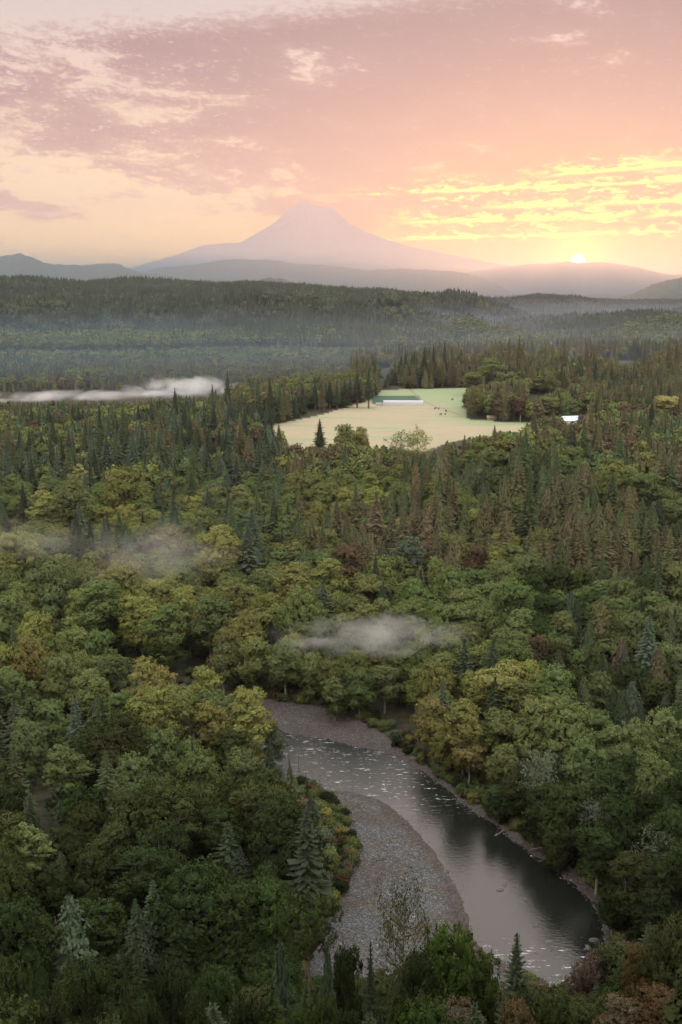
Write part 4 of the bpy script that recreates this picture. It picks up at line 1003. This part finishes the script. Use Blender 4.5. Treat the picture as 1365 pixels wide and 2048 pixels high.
seen = {}
def where(t):
    u, v = t['u'], t['v']; r = math.hypot(t['x'], t['y'])
    xs, ys = np.array([t['x']]), np.array([t['y']])
    leftbank = dline(xs, ys, low)[0] < dline(xs, ys, upw)[0]
    if r < 195: return 'on the near slope', 'trees on the near slope'
    if r < 430 and leftbank: return 'of the inner bank', 'trees of the inner river bank stand'
    if r < 430: return 'on the outer bank', 'trees along the outer river bank'
    if r < 640: return 'behind the river', 'trees in the wood behind the river'
    if r < 960: return 'before the meadow', 'trees in the wood before the meadow'
    if abs(u - 760) < 330: return 'by the meadow', 'trees around the pale meadow'
    return 'of the misty wood', 'trees in the misty far wood'
KW = dict(broad='broadleaf tree', near='broadleaf tree', fir='conifer', cedar='conifer', nearfir='conifer', sparse='thin open tree', snag='dead tree', nearbare='half-bare tree', shrub='shrub', lone='tall tree')
NM = dict(broad='broadleaf_tree', near='broadleaf_tree', fir='conifer_tree', cedar='conifer_tree', nearfir='conifer_tree', sparse='alder_tree', snag='dead_tree', nearbare='bare_tree', shrub='shrub', lone='broadleaf_tree')
ONES = 'zero one two three four five six seven eight nine ten eleven twelve thirteen fourteen fifteen sixteen seventeen eighteen nineteen'.split()
TENS = 'x x twenty thirty forty fifty sixty seventy eighty ninety'.split()
def words_of(k):
    k = int(k)
    return 'hundred' if k >= 100 else ONES[k] if k < 20 else TENS[k // 10] + ('' if k % 10 == 0 else '-' + ONES[k % 10])
def placed(base, a, b_):
    a0, b0 = int(round(a)), int(round(b_)); s = base
    for da, db in sorted([(p_, q_) for p_ in range(-3, 4) for q_ in range(-3, 4)], key=lambda e: abs(a0 + e[0] - a) + abs(b0 + e[1] - b_)):
        s = '%s, %s percent across, %s down' % (base, words_of(a0 + da), words_of(b0 + db))
        if s not in seen and 0 <= a0 + da <= 100 and 0 <= b0 + db <= 100: seen[s] = 1; break
    return s
def make_label(t):
    wh, gp = where(t); shape = {'fir': 'pointed', 'cedar': 'conical', 'nearfir': 'bushy', 'broad': 'round', 'near': 'leafy', 'sparse': 'pale-barked', 'snag': 'bare grey', 'nearbare': 'small', 'shrub': 'low', 'lone': 'slender-trunked'}[t['kind']]
    cu, cv = t.get('cu', t['u']), t.get('cv', t['v']); a, b_ = cu / 13.65, cv / 20.48
    base = '%s %s %s %s' % (shape, COLW[t['tint']] if t['kind'] != 'snag' else 'leafless', KW[t['kind']], wh)
    return placed(base, a, b_), gp
for i in sorted(IND):
    t = T[i]; pl = PROTO[t['kind']]; p = pl[int(rng.integers(len(pl)))]
    nm = NM[t['kind']]
    if t['kind'] == 'snag':
        root = bpy.data.objects.new(nm, SNAGM[int(rng.integers(2))]); C.collection.objects.link(root); root.location = (t['x'], t['y'], t['z'] - .25)
        root.rotation_euler = (rng.uniform(-.05, .05), rng.uniform(-.05, .05), rng.uniform(0, 6.28)); root.scale = (max(.7, t['h'] / 16),) * 2 + (t['h'] / 16,)
        lab, gp = make_label(t); tag(root, lab, 'dead tree', gp); continue
    root = bpy.data.objects.new(nm, None); C.collection.objects.link(root); root.empty_display_size = .5
    root.location = (t['x'], t['y'], t['z'] - .25); root.rotation_euler = (0, 0, rng.uniform(0, 6.28))
    sw = t['w'] / p['W']; root.scale = (sw, sw * rng.uniform(.92, 1.08), t['h'] / p['H'])
    tv = np.array(TINT[t['tint']]) * rng.uniform(.82, 1.2) * rng.uniform(.93, 1.07, 3)
    for nme, me in (('trunk', p['trunk']), ('branches' if t['kind'] == 'snag' else 'crown', p['crown'])):
        c_ = bpy.data.objects.new(nme, me); C.collection.objects.link(c_); c_.parent = root
        if nme == 'crown': c_['tint'] = [float(q) for q in tv]
    lab, gp = make_label(t); tag(root, lab, 'shrub' if t['kind'] == 'shrub' else 'tree', gp)

def mass(name, label, sel, lod):
    """sel: list of (kind, x, y, z, h, w, tint)"""
    ks = sorted({s[0] for s in sel}); meshes = []; off = {}; 
    for k in ks: off[k] = len(meshes); meshes += SRC[k, lod][0]
    pts = []; rot = []; scl = []; idx = []; tin = []
    for k, X_, Y_, Z_, h_, w_, tk in sel:
        j = int(rng.integers(len(SRC[k, lod][0]))); H_, W_ = SRC[k, lod][1][j]
        pts.append((X_, Y_, Z_ - .3)); rot.append((0, 0, rng.uniform(0, 6.28))); s_ = w_ / W_; scl.append((s_, s_, h_ / H_)); idx.append(off[k] + j)
        tin.append(np.array(TINT[tk]) * rng.uniform(.8, 1.22) * rng.uniform(.93, 1.07, 3))
    if pts: scatter(name, label, 'forest', meshes, pts, rot, scl, idx, tin)
km = {'near': 'broad', 'nearfir': 'fir'}
rest = [t for i, t in enumerate(T) if i not in IND]
tup = lambda t: (km.get(t['kind'], t['kind']), t['x'], t['y'], t['z'], t['h'], t['w'], t['tint'])
rr_ = lambda t: math.hypot(t['x'], t['y'])
ISB = lambda t: t['kind'] in broadk
for nm, lb, f in (('broadleaf_forest', 'mass of mixed green and olive broadleaf trees filling the valley woods', ISB), ('conifer_forest', 'mass of dark pointed conifers filling the valley woods', lambda t: t['kind'] in conk)):
    mass(nm, lb, [tup(t) for t in rest if f(t) and rr_(t) < 620], 0)
    mass(nm, lb.replace('valley woods', 'woods around the meadow'), [tup(t) for t in rest if f(t) and rr_(t) >= 620], 1)
mass('hillside_forest', 'hazy blue-green forest covering the far valley and its long ridge', [(k, x[i], y[i], z[i], h[i], w[i], tints[i]) for i, k in farT], 2)

# ------------------------------------------------------------------ undergrowth and stones
def rock_mesh(seed, mt, flat=.6):
    g = np.random.default_rng(seed); nu, nv = 9, 6; v = []
    ax = rnd_dir(5, g); am = g.uniform(.1, .28, 5)
    for j in range(nv + 1):
        ph = math.pi * j / nv
        for i in range(nu):
            t = 2 * math.pi * i / nu; d = np.array([math.sin(ph) * math.cos(t), math.sin(ph) * math.sin(t), math.cos(ph)])
            k = 1 + sum(a * min(0, .35 - float(d @ q)) for a, q in zip(am, ax)) + .0
            v.append(d * k * np.array([1, .8, flat]))
    q = [(j*nu+i, (j+1)*nu+i, (j+1)*nu+(i+1) % nu, j*nu+(i+1) % nu) for j in range(nv) for i in range(nu)]
    return mesh_np('boulder', v, np.array(q), mats=[mt], smooth=False)
M_ROCK = simple('river_rock', (0.06, 0.057, 0.053), var=.45, scale=1.3, bump=.3)
M_WETROCK = simple('wet_rock', (0.05, 0.045, 0.04), rough=.4, var=.4, scale=1.5)
M_WHITEROCK = simple('pale_rock', (0.28, 0.275, 0.265), var=.2)
rocks = [rock_mesh(s, [M_ROCK, M_WETROCK, M_ROCK, M_WHITEROCK][s % 4]) for s in range(8)]
def pts_in(poly, n):
    p = np.array(poly); lo, hi = p.min(0), p.max(0); out = np.zeros((0, 2))
    while len(out) < n:
        q = rng.uniform(lo, hi, (n * 4, 2)); out = np.vstack([out, q[inside(q[:, 0], q[:, 1], poly)]])
    return out[:n]
q1 = pts_in(COBBLE, 5200); q2 = pts_in(BAR, 9000); d2 = dline(q2[:, 0], q2[:, 1], low); q2 = q2[rng.random(len(q2)) < np.clip(.8 - d2 / 3, .05, 1)]
q3 = pts_in(CHANNEL, 9000); rq = np.hypot(q3[:, 0], q3[:, 1]); dq = np.minimum(dline(q3[:, 0], q3[:, 1], low), dline(q3[:, 0], q3[:, 1], upw))
q3 = q3[((rq > 285) & (rq < 345) & (rng.random(len(q3)) < .22)) | ((dq < 2) & (rq < 345) & (rng.random(len(q3)) < .6)) | ((rq < 205) & (rng.random(len(q3)) < .7))]
qs = np.vstack([q1, q2, q3]); zs = height(qs[:, 0], qs[:, 1])
sz = rng.gamma(2.2, .06, len(qs)) + .05; wetq = np.r_[np.zeros(len(q1)), np.zeros(len(q2)), np.ones(len(q3))] > 0
zs = np.where(wetq, np.maximum(zs, -.12), zs)
ri = rng.choice(8, len(qs), p=[.16, .17, .17, .002, .17, .17, .158, 0])
scatter('river_stones', 'grey and brown cobbles strewn along the water and over the gravel bar', 'stones', rocks, np.c_[qs, zs], np.c_[rng.uniform(-.2, .2, (len(qs), 2)), rng.uniform(0, 6.28, len(qs))], np.repeat(sz[:, None], 3, 1) * rng.uniform(.8, 1.3, (len(qs), 3)), ri, np.full((len(qs), 3), .2))
# boulders one can count
BO = [(627,1503,1.1),(634,1498,.8),(645,1502,.7),(676,1502,.9),(608,1497,.8),(700,1508,.7),(735,1516,.8),(757,1508,1.1),(792,1520,1.0),(828,1520,1.2),(690,1512,.6),(655,1548,.6),(645,1556,.5),(660,1560,.5),(672,1568,.6),(678,1572,.5),(648,1573,.5),(640,1560,.5),(770,1567,.6),(937,1592,1.0),(925,1586,.7),(1075,1692,.8),(1066,1690,.6),(1010,1770,.8),(1190,1880,1.2),(1177,1893,.9),(1000,1780,.9),(1050,1798,.9),(1072,1850,.9),(1072,1905,.6),(1102,1900,.6),(800,1415,1.0),(763,1720,.7),(590,1425,.9),(610,1440,.8)]
for i, (u, v, s_) in enumerate(BO):
    X_, Y_ = on_plane(u, v, 0.1); X_, Y_ = float(X_), float(Y_); Z_ = float(height(np.array([X_]), np.array([Y_]))[0])
    ins = bool(inside(np.array([X_]), np.array([Y_]), CHANNEL)[0])
    me = rocks[[1, 5, 0, 4, 2][i % 5]] if not (u, v) in ((937,1592),(1075,1692)) else rocks[3]
    o = link(bpy.data.objects.new('boulder', me)); o.location = (X_, Y_, max(Z_, -.15)); s_ *= 1.15; o.scale = (s_, s_ * .8, s_ * .8); o.rotation_euler = (0, 0, i * 1.7)
    bl = '%s boulder %s' % ('pale' if me is rocks[3] else 'dark wet' if ins else 'brown-grey', 'standing in the river' if ins else 'on the cobbles')
    tag(o, placed(bl, u / 13.65, v / 20.48), 'boulder', 'boulders in and beside the river')
# undergrowth along edges of shingle and under the first trees
def along(pl, n, lo_, hi_, polys):
    p = np.array(pl); k = rng.integers(0, len(p) - 1, n); f = rng.random((n, 1)); c_ = p[k] * (1 - f) + p[k + 1] * f
    return c_ + rng.normal(size=(n, 2)) * (lo_ + hi_) / 2
ug = np.vstack([along(COBBLE, 900, 2, 5, None), along(BAR, 700, 2, 6, None), along(upw, 500, 3, 8, None), along(low, 600, 3, 9, None), fill(64, 200, 3.4, -24, 24)])
kk = ~inside(ug[:, 0], ug[:, 1], CHANNEL) & ~inside(ug[:, 0], ug[:, 1], BAR) & ~inside(ug[:, 0], ug[:, 1], COBBLE) & (np.hypot(ug[:, 0], ug[:, 1]) > 62)
ug = ug[kk]; zu = height(ug[:, 0], ug[:, 1]); su = rng.uniform(.25, .6, len(ug))
for _ in range(3):
    uu, vv, _d = proj(ug[:, 0], ug[:, 1], zu + 5 * su); hit = inside(uu, vv, VIEW) & (np.hypot(ug[:, 0], ug[:, 1]) < 215); su = np.where(hit, su * .6, su)
shr = [joined(p['cr'], p['tr'], p['lm'], p['bm'], 'bush') for p in PROTO['shrub']]
tk = ['ol', 'gr', 'ru', 'dk', 'yo', 'gr', 'ol', 'dk', 'pa']
scatter('undergrowth', 'low tangled bushes and ferns on the banks and the near slope', 'undergrowth', shr, np.c_[ug, zu - .2], np.c_[np.zeros((len(ug), 2)), rng.uniform(0, 6.28, len(ug))], np.repeat(su[:, None], 3, 1), rng.integers(0, 3, len(ug)), [np.array(TINT[tk[int(q)]]) * .85 for q in rng.integers(0, len(tk), len(ug))])

# ------------------------------------------------------------------ farm buildings
M_FILM = simple('white_film', (0.33, 0.33, 0.345), rough=.5, var=.04)
M_WHITE = simple('white_paint', (0.5, 0.5, 0.5), var=.08)
M_BLUE = simple('pale_blue_metal', (0.42, 0.52, 0.64), rough=.5, var=.08)
M_TAN = simple('tan_cladding', (0.26, 0.21, 0.16), var=.15)
M_DARK = simple('dark_opening', (0.02, 0.02, 0.022), var=.2)
M_GREY = simple('grey_roof', (0.22, 0.22, 0.23), var=.15)
M_COW = simple('dark_hide', (0.018, 0.014, 0.012), var=.3)
def boxm(name, lo, hi, m, parent=None):
    x0, y0, z0 = lo; x1, y1, z1 = hi
    v = [(x0,y0,z0),(x1,y0,z0),(x1,y1,z0),(x0,y1,z0),(x0,y0,z1),(x1,y0,z1),(x1,y1,z1),(x0,y1,z1)]
    q = [(0,3,2,1),(4,5,6,7),(0,1,5,4),(1,2,6,5),(2,3,7,6),(3,0,4,7)]
    return link(bpy.data.objects.new(name, mesh_np(name, v, np.array(q), mats=[m])), parent)
def at_px(u, v, r):
    dx, dy, dz = ray(u, v); h_ = math.hypot(dx, dy); X_, Y_ = float(r * dx / h_), float(r * dy / h_)
    return X_, Y_, float(height(np.array([X_]), np.array([Y_]))[0])
def house(name, label, cat, u, v, r, w_, d_, hw, hr, wallm, roofm, rot=0.0, nwin=3, group=None):
    root = link(bpy.data.objects.new(name, None)); X_, Y_, Z_ = at_px(u, v, r); root.location = (X_, Y_, Z_ - .1); root.rotation_euler = (0, 0, rot)
    tag(root, label, cat, group)
    boxm('wall', (-w_/2, -d_/2, -1), (w_/2, d_/2, hw), wallm, root)
    o_ = .5; t_ = .15
    v8 = []
    for dz_ in (0, t_): v8 += [(-w_/2-o_, -d_/2-o_, hw-.02+dz_), (w_/2+o_, -d_/2-o_, hw-.02+dz_), (w_/2+o_, 0, hw+hr+dz_), (-w_/2-o_, 0, hw+hr+dz_), (w_/2+o_, d_/2+o_, hw-.02+dz_), (-w_/2-o_, d_/2+o_, hw-.02+dz_)]
    q = [(6,7,8,9),(9,8,10,11),(0,3,2,1),(3,5,4,2),(0,1,7,6),(4,5,11,10),(1,2,8,7),(2,4,10,8),(0,6,9,3),(3,9,11,5)]
    link(bpy.data.objects.new('roof', mesh_np('roof', v8, np.array(q), mats=[roofm])), root)
    gv = [(-w_/2, -d_/2, hw), (-w_/2, d_/2, hw), (-w_/2, 0, hw + hr), (w_/2, -d_/2, hw), (w_/2, d_/2, hw), (w_/2, 0, hw + hr)]
    for k in (0, 3): link(bpy.data.objects.new('gable', mesh_np('gable', [gv[k], gv[k+1], gv[k+2]], None, np.array([(0, 1, 2)]), mats=[wallm])), root)
    boxm('door', (-w_*.1, -d_/2 - .06, -.5), (w_*.02, -d_/2 + .02, min(hw * .8, 3)), M_DARK, root)
    for k in range(nwin):
        cx = -w_/2 + w_ * (k + .5) / nwin
        if abs(cx + w_ * .04) < w_ * .1: continue
        boxm('window', (cx - .5, -d_/2 - .05, hw * .4), (cx + .5, -d_/2 + .02, hw * .75), M_DARK, root)
    return root
def greenhouse():
    root = link(bpy.data.objects.new('greenhouse', None)); X_, Y_, Z_ = at_px(807, 811, 1140); root.location = (X_, Y_, Z_ - .1)
    root.rotation_euler = (0, 0, -math.atan2(X_, Y_) + .02)
    tag(root, 'long white ribbed tunnel greenhouse standing in the pale meadow', 'greenhouse')
    L_, D_, hh = 39.6, 8.0, 4.9; n = 90; K = 10; v = []
    for i in range(n + 1):
        x_ = -L_/2 + L_ * i / n; s_ = 1 + (.015 if i % 3 == 0 else 0)
        for k in range(K + 1):
            a = math.pi * k / K; v.append((x_, -D_/2 * math.copysign(abs(math.cos(a)) ** .45, math.cos(a)) * s_, hh * (math.sin(a) ** .5 if k not in (0, K) else 0) * s_))
    q = [(i*(K+1)+k, (i+1)*(K+1)+k, (i+1)*(K+1)+k+1, i*(K+1)+k+1) for i in range(n) for k in range(K)]
    link(bpy.data.objects.new('cover', mesh_np('cover', v, np.array(q), mats=[M_FILM])), root)
    for e_ in (0, n):
        ev = v[e_*(K+1):(e_+1)*(K+1)] + [(v[e_*(K+1)][0], 0, 0)]
        link(bpy.data.objects.new('end_wall', mesh_np('end_wall', ev, None, np.array([(k, k+1, K+1) for k in range(K)]), mats=[M_FILM])), root)
    boxm('door', (L_/2 - .02, -1, 0), (L_/2 + .08, 1, 2.4), M_GREY, root)
    boxm('side_cover', (-L_/2 - 7.5, -1.5, .5), (-L_/2 - .05, 1.5, 2.3), M_FILM, root)
greenhouse()
house('barn', 'low farm building with pale blue metal roof among the dark conifers', 'barn', 1142, 836, 1012, 16, 11, 1.9, 3.6, M_WHITE, M_BLUE, .25)
house('shed', 'small tan shed tucked under the dark trees at the meadow edge', 'shed', 984, 837, 1024, 8, 5, 1.8, 1.6, M_TAN, M_TAN, -.1, 2)
house('shed', 'pale shed glimpsed in the gap between two dark conifer stands', 'shed', 1054, 826, 1075, 7, 6, 3.5, 2, M_WHITE, M_GREY, .1, 2)
house('farmhouse', 'small white house below the yellow tree', 'house', 1327, 864, 900, 6, 5, 2.6, 1.6, M_WHITE, M_WHITE, .3, 2)
house('farmhouse', 'tiny white house on the valley floor at the foot of the ridge', 'house', 645, 734, 2480, 8, 7, 3.5, 2.2, M_WHITE, M_WHITE, .2, 2)
def cow_mesh():
    me = bpy.data.meshes.new('cow'); 
    P_ = [(0,0,1.15),(.55,0,1.2),(-.6,0,1.2),(-.95,0,1.18),(1.0,0,1.35),(1.35,0,1.2),(1.6,0,1.0)]; E_ = [(0,1),(0,2),(2,3),(1,4),(4,5),(5,6)]; Rr_ = [.40,.40,.38,.24,.22,.17,.10]
    for x_ in (.6, -.75):
        for y_ in (.22, -.22):
            b_ = 1 if x_ > 0 else 2; k = len(P_); P_ += [(x_, y_, .75), (x_ - .04, y_, .42), (x_, y_, .03)]; Rr_ += [.13, .075, .06]; E_ += [(b_, k), (k, k+1), (k+1, k+2)]
    k = len(P_); P_ += [(-1.12, 0, 1.1), (-1.2, 0, .5)]; Rr_ += [.04, .03]; E_ += [(3, k), (k, k+1)]
    me.from_pydata(P_, E_, []); me.materials.append(M_COW)
    o = bpy.data.objects.new('tmp', me); C.collection.objects.link(o); o.modifiers.new('s', 'SKIN'); md = o.modifiers.new('d', 'SUBSURF'); md.levels = 1
    for i, r_ in enumerate(Rr_): me.skin_vertices[0].data[i].radius = (r_, r_)
    me.skin_vertices[0].data[0].use_root = True
    dg = bpy.context.evaluated_depsgraph_get(); m2 = bpy.data.meshes.new_from_object(o.evaluated_get(dg)); bpy.data.objects.remove(o); m2.name = 'cow'; return m2
cm = cow_mesh()
for i, (u, v, r_, ro, lb) in enumerate([(871, 817.5, 1105, .3, 'dark cow of the pair grazing higher on the meadow, nearer the greenhouse'), (877.5, 818, 1103, 1.2, 'dark cow of the pair grazing higher on the meadow, nearer the track'), (892.5, 822, 1082, 2.0, 'upper dark cow of the loose trio on the open meadow'), (882, 828, 1052, .2, 'lower dark cow of the loose trio, facing along the meadow'), (891, 827.5, 1055, 1.4, 'dark cow between the other two of the loose trio'), (905, 801, 1190, .1, 'lone dark cow far up the meadow near the trees')]):
    o = link(bpy.data.objects.new('cow', cm)); X_, Y_, Z_ = at_px(u, v, r_); o.location = (X_, Y_, Z_ - .02); o.rotation_euler = (0, 0, ro); o.scale = (1.15,) * 3
    tag(o, lb, 'cow', 'dark cows grazing on the meadow')
# black forked twig rising over the round crowns of the inner bank
def black_twig():
    t = TB(); g = np.random.default_rng(3)
    X_, Y_, Z_ = at_px(385, 1500, 262); top = CAM_Z + 262 * float(ray(383, 1462)[2]) / math.hypot(*[float(q) for q in ray(383, 1462)[:2]])
    s_ = 262 / F_PX
    def p(u, v): return ((u - 385) * s_, 0, top - Z_ + (1462 - v) * s_ * 1.06)
    t.tube([(0, 0, 0), (0, 0, top - Z_ - 2), p(386, 1461)], [.16, .12, .14], 6, 0)
    t.tube([p(398, 1476), p(386, 1461), p(378, 1447), p(372, 1436)], [.20, .26, .20, .04], 6, 0)
    t.tube([p(378, 1460), p(382, 1455), p(391, 1446)], [.12, .22, .12], 6, 0)
    c_ = []
    for u, v, k in ((385, 1462, 16), (393, 1470, 22), (398, 1474, 14), (374, 1463, 14), (356, 1464, 5)):
        c_ += [np.array(p(u, v)) + g.normal(size=3) * .36 for _ in range(k)]
    c_ = np.array(c_); n_ = len(c_)
    t.cards(c_, rnd_dir(n_, g), rnd_dir(n_, g), g.uniform(.12, .34, n_), g.uniform(.12, .34, n_), g.uniform(0, 1, n_), rnd_dir(n_, g))
    o = link(bpy.data.objects.new('dead_tree', t.mesh('dead_tree', [M_BLACK]))); o.location = (X_, Y_, Z_)
    tag(o, 'black forked twig top poking up crosswise between the round olive crowns', 'dead tree')
black_twig()

# ------------------------------------------------------------------ mist
def mist(name, label, u, v, r, size, dens, nscale, seed, thr=(.42, .68), col=(1, .97, .93), z=None, stretch=(1, 1, 1)):
    dx, dy, dz = ray(u, v); h_ = math.hypot(dx, dy); loc = (float(r * dx / h_), float(r * dy / h_), float(CAM_Z + r * dz / h_) if z is None else z)
    m, b, out = mat(name)
    tc = b.new('ShaderNodeTexCoord'); g = tc.outputs['Object']
    sp = b.new('ShaderNodeSeparateXYZ'); b.put(sp.inputs[0], g)
    ex = [b.m('DIVIDE', b.m('ABSOLUTE', sp.outputs[k]), size[k] / 2) for k in range(3)]
    rad = b.m('SQRT', b.m('ADD', b.m('ADD', b.m('POWER', ex[0], 2), b.m('POWER', ex[1], 2)), b.m('POWER', ex[2], 2)))
    nv = b.xyz(b.m('ADD', b.m('MULTIPLY', sp.outputs[0], stretch[0]), seed * 13.0), b.m('MULTIPLY', sp.outputs[1], stretch[1]), b.m('MULTIPLY', sp.outputs[2], stretch[2]))
    n = b.noise(nv, nscale, 4, .6, .6)
    d = b.m('MULTIPLY', b.step(b.m('SUBTRACT', n, b.m('MULTIPLY', b.m('POWER', rad, 2), .30)), thr[0] - .12, thr[1] - .12), b.step(rad, 1.0, .5))
    vs = b.new('ShaderNodeVolumeScatter'); vs.inputs['Color'].default_value = (*col, 1); vs.inputs['Anisotropy'].default_value = .1
    b.put(vs.inputs['Density'], b.m('MULTIPLY', d, dens)); b.put(out.inputs['Volume'], vs.outputs[0])
    # rounded hull
    nu, nvv = 16, 8; v_ = []
    for j in range(nvv + 1):
        ph = math.pi * j / nvv
        for i in range(nu): t = 2 * math.pi * i / nu; v_.append((math.sin(ph) * math.cos(t) * size[0] / 2, math.sin(ph) * math.sin(t) * size[1] / 2, math.cos(ph) * size[2] / 2))
    q = [(j*nu+i, (j+1)*nu+i, (j+1)*nu+(i+1) % nu, j*nu+(i+1) % nu) for j in range(nvv) for i in range(nu)]
    o = link(bpy.data.objects.new('mist', mesh_np('mist', v_, np.array(q), mats=[m]))); o.location = loc; o.rotation_euler = (0, 0, -math.atan2(loc[0], loc[1]))
    m.cycles.volume_step_rate = .5 if size[0] < 200 else 1
    tag(o, label, 'mist', kind='stuff')
mist('mist_river', 'pale wisp of mist drifting over the trees just beyond the river', 738, 1272, 337, (78, 24, 20), .058, .10, 1, (.43, .82), stretch=(.7, 1, 1.5))
mist('mist_wood', 'thin veil of mist rising from the wood behind the inner bank', 310, 1110, 408, (88, 40, 34), .011, .06, 4, (.38, .84), stretch=(.7, 1, 1.5))
mist('mist_side', 'faint mist lying over the crowns near the photo edge', 30, 1078, 440, (66, 40, 24), .010, .06, 6, (.38, .84), stretch=(.7, 1, 1.5))
mist('mist_valley', 'bright bank of fog lying in the far valley bottom', 360, 774, 1420, (190, 140, 46), .034, .040, 2, (.42, .80), z=7, stretch=(.7, .4, 1.6))
mist('mist_valley_thin', 'low strip of fog trailing along the far valley bottom', 90, 790, 1380, (420, 110, 18), .026, .040, 3, (.47, .80), z=5, stretch=(.6, .4, 1.8))

# ------------------------------------------------------------------ haze of the whole valley
def haze():
    m, b, out = mat('haze'); p = b.new('ShaderNodeVolumePrincipled'); p.inputs['Density'].default_value = HAZE_D
    p.inputs['Color'].default_value = HAZE_C; p.inputs['Anisotropy'].default_value = HAZE_G; b.put(out.inputs['Volume'], p.outputs[0])
    o = boxm('haze', (-45500, -45500, -400), (45500, 45500, 3150), m); tag(o, 'pale morning haze filling the valley', 'haze', kind='stuff')
HAZE_D, HAZE_C, HAZE_G = 3.8e-5, (.46, .53, .62, 1), .50
haze()

def valley_haze():
    for k, (top_, de) in enumerate(((26, 3.0e-4), (46, 2.0e-4), (66, 1.2e-4), (86, .6e-4))):
        m, b, out = mat('mist_floor'); p = b.new('ShaderNodeVolumePrincipled'); p.inputs['Density'].default_value = de
        p.inputs['Color'].default_value = (.46, .70, 1.0, 1); p.inputs['Anisotropy'].default_value = .62; b.put(out.inputs['Volume'], p.outputs[0])
        o = boxm('mist', (-3000 - k * 40, 1340 + k * 60, -6 - k * 5), (3000 + k * 40, 4500 + k * 250, top_), m); tag(o, ['thin ground mist on the far valley floor', 'mist layer over the far valley trees', 'mist layer against the foot of the long ridge', 'blue air in front of the long wooded ridge'][k], 'mist', kind='stuff')
valley_haze()

def ridge_haze():
    m, b, out = mat('mist_ridges'); p = b.new('ShaderNodeVolumePrincipled'); p.inputs['Density'].default_value = 6.5e-5
    p.inputs['Color'].default_value = (.42, .76, 1.0, 1); p.inputs['Anisotropy'].default_value = .80; b.put(out.inputs['Volume'], p.outputs[0])
    o = boxm('mist', (-22000, 8600, -60), (22000, 33000, 620), m); tag(o, 'blue morning mist lying between the far ridges', 'mist', kind='stuff')
ridge_haze()

def driftwood():
    for i, (u, v, ln, ro, lb) in enumerate([(1000,1662,5,.9,'bleached driftwood log stranded on the outer bank rocks above the bend'), (1085,1698,6,.3,'pale driftwood log on the dark spit below the alders'), (1150,1745,8,2.3,'long thin driftwood pole slanting down the dark outer bank'), (945,1600,4,1.6,'short pale log at the edge of the outer bank rocks'), (765,1722,3,.5,'small dark log lying alone on the grey gravel bar'), (700,1640,4,2.4,'grey log lying near the upper end of the gravel bar')]):
        t = TB(); g = np.random.default_rng(40 + i); n = 8; xs_ = np.linspace(-ln/2, ln/2, n)
        t.tube(np.stack([xs_, np.cumsum(g.normal(size=n)) * .06, .16 + g.uniform(0, .1, n)], -1), np.linspace(.20, .07, n), 7, 0)
        for k in range(5):
            x0 = g.uniform(-ln/2, ln/2); t.tube([(x0, 0, .18), (x0 + g.uniform(.2, .6), g.uniform(-.7, .7), .18 + g.uniform(.1, .6))], [.06, .02], 5, 0)
        o = link(bpy.data.objects.new('driftwood_log', t.mesh('driftwood_log', [M_PALE if i not in (4,) else M_BARK])))
        X_, Y_ = on_plane(u, v, .4); z_ = float(height(np.array([float(X_)]), np.array([float(Y_)]))[0]); o.location = (float(X_), float(Y_), z_); o.rotation_euler = (0, 0, ro)
        tag(o, lb, 'driftwood', 'logs washed up beside the river')
driftwood()
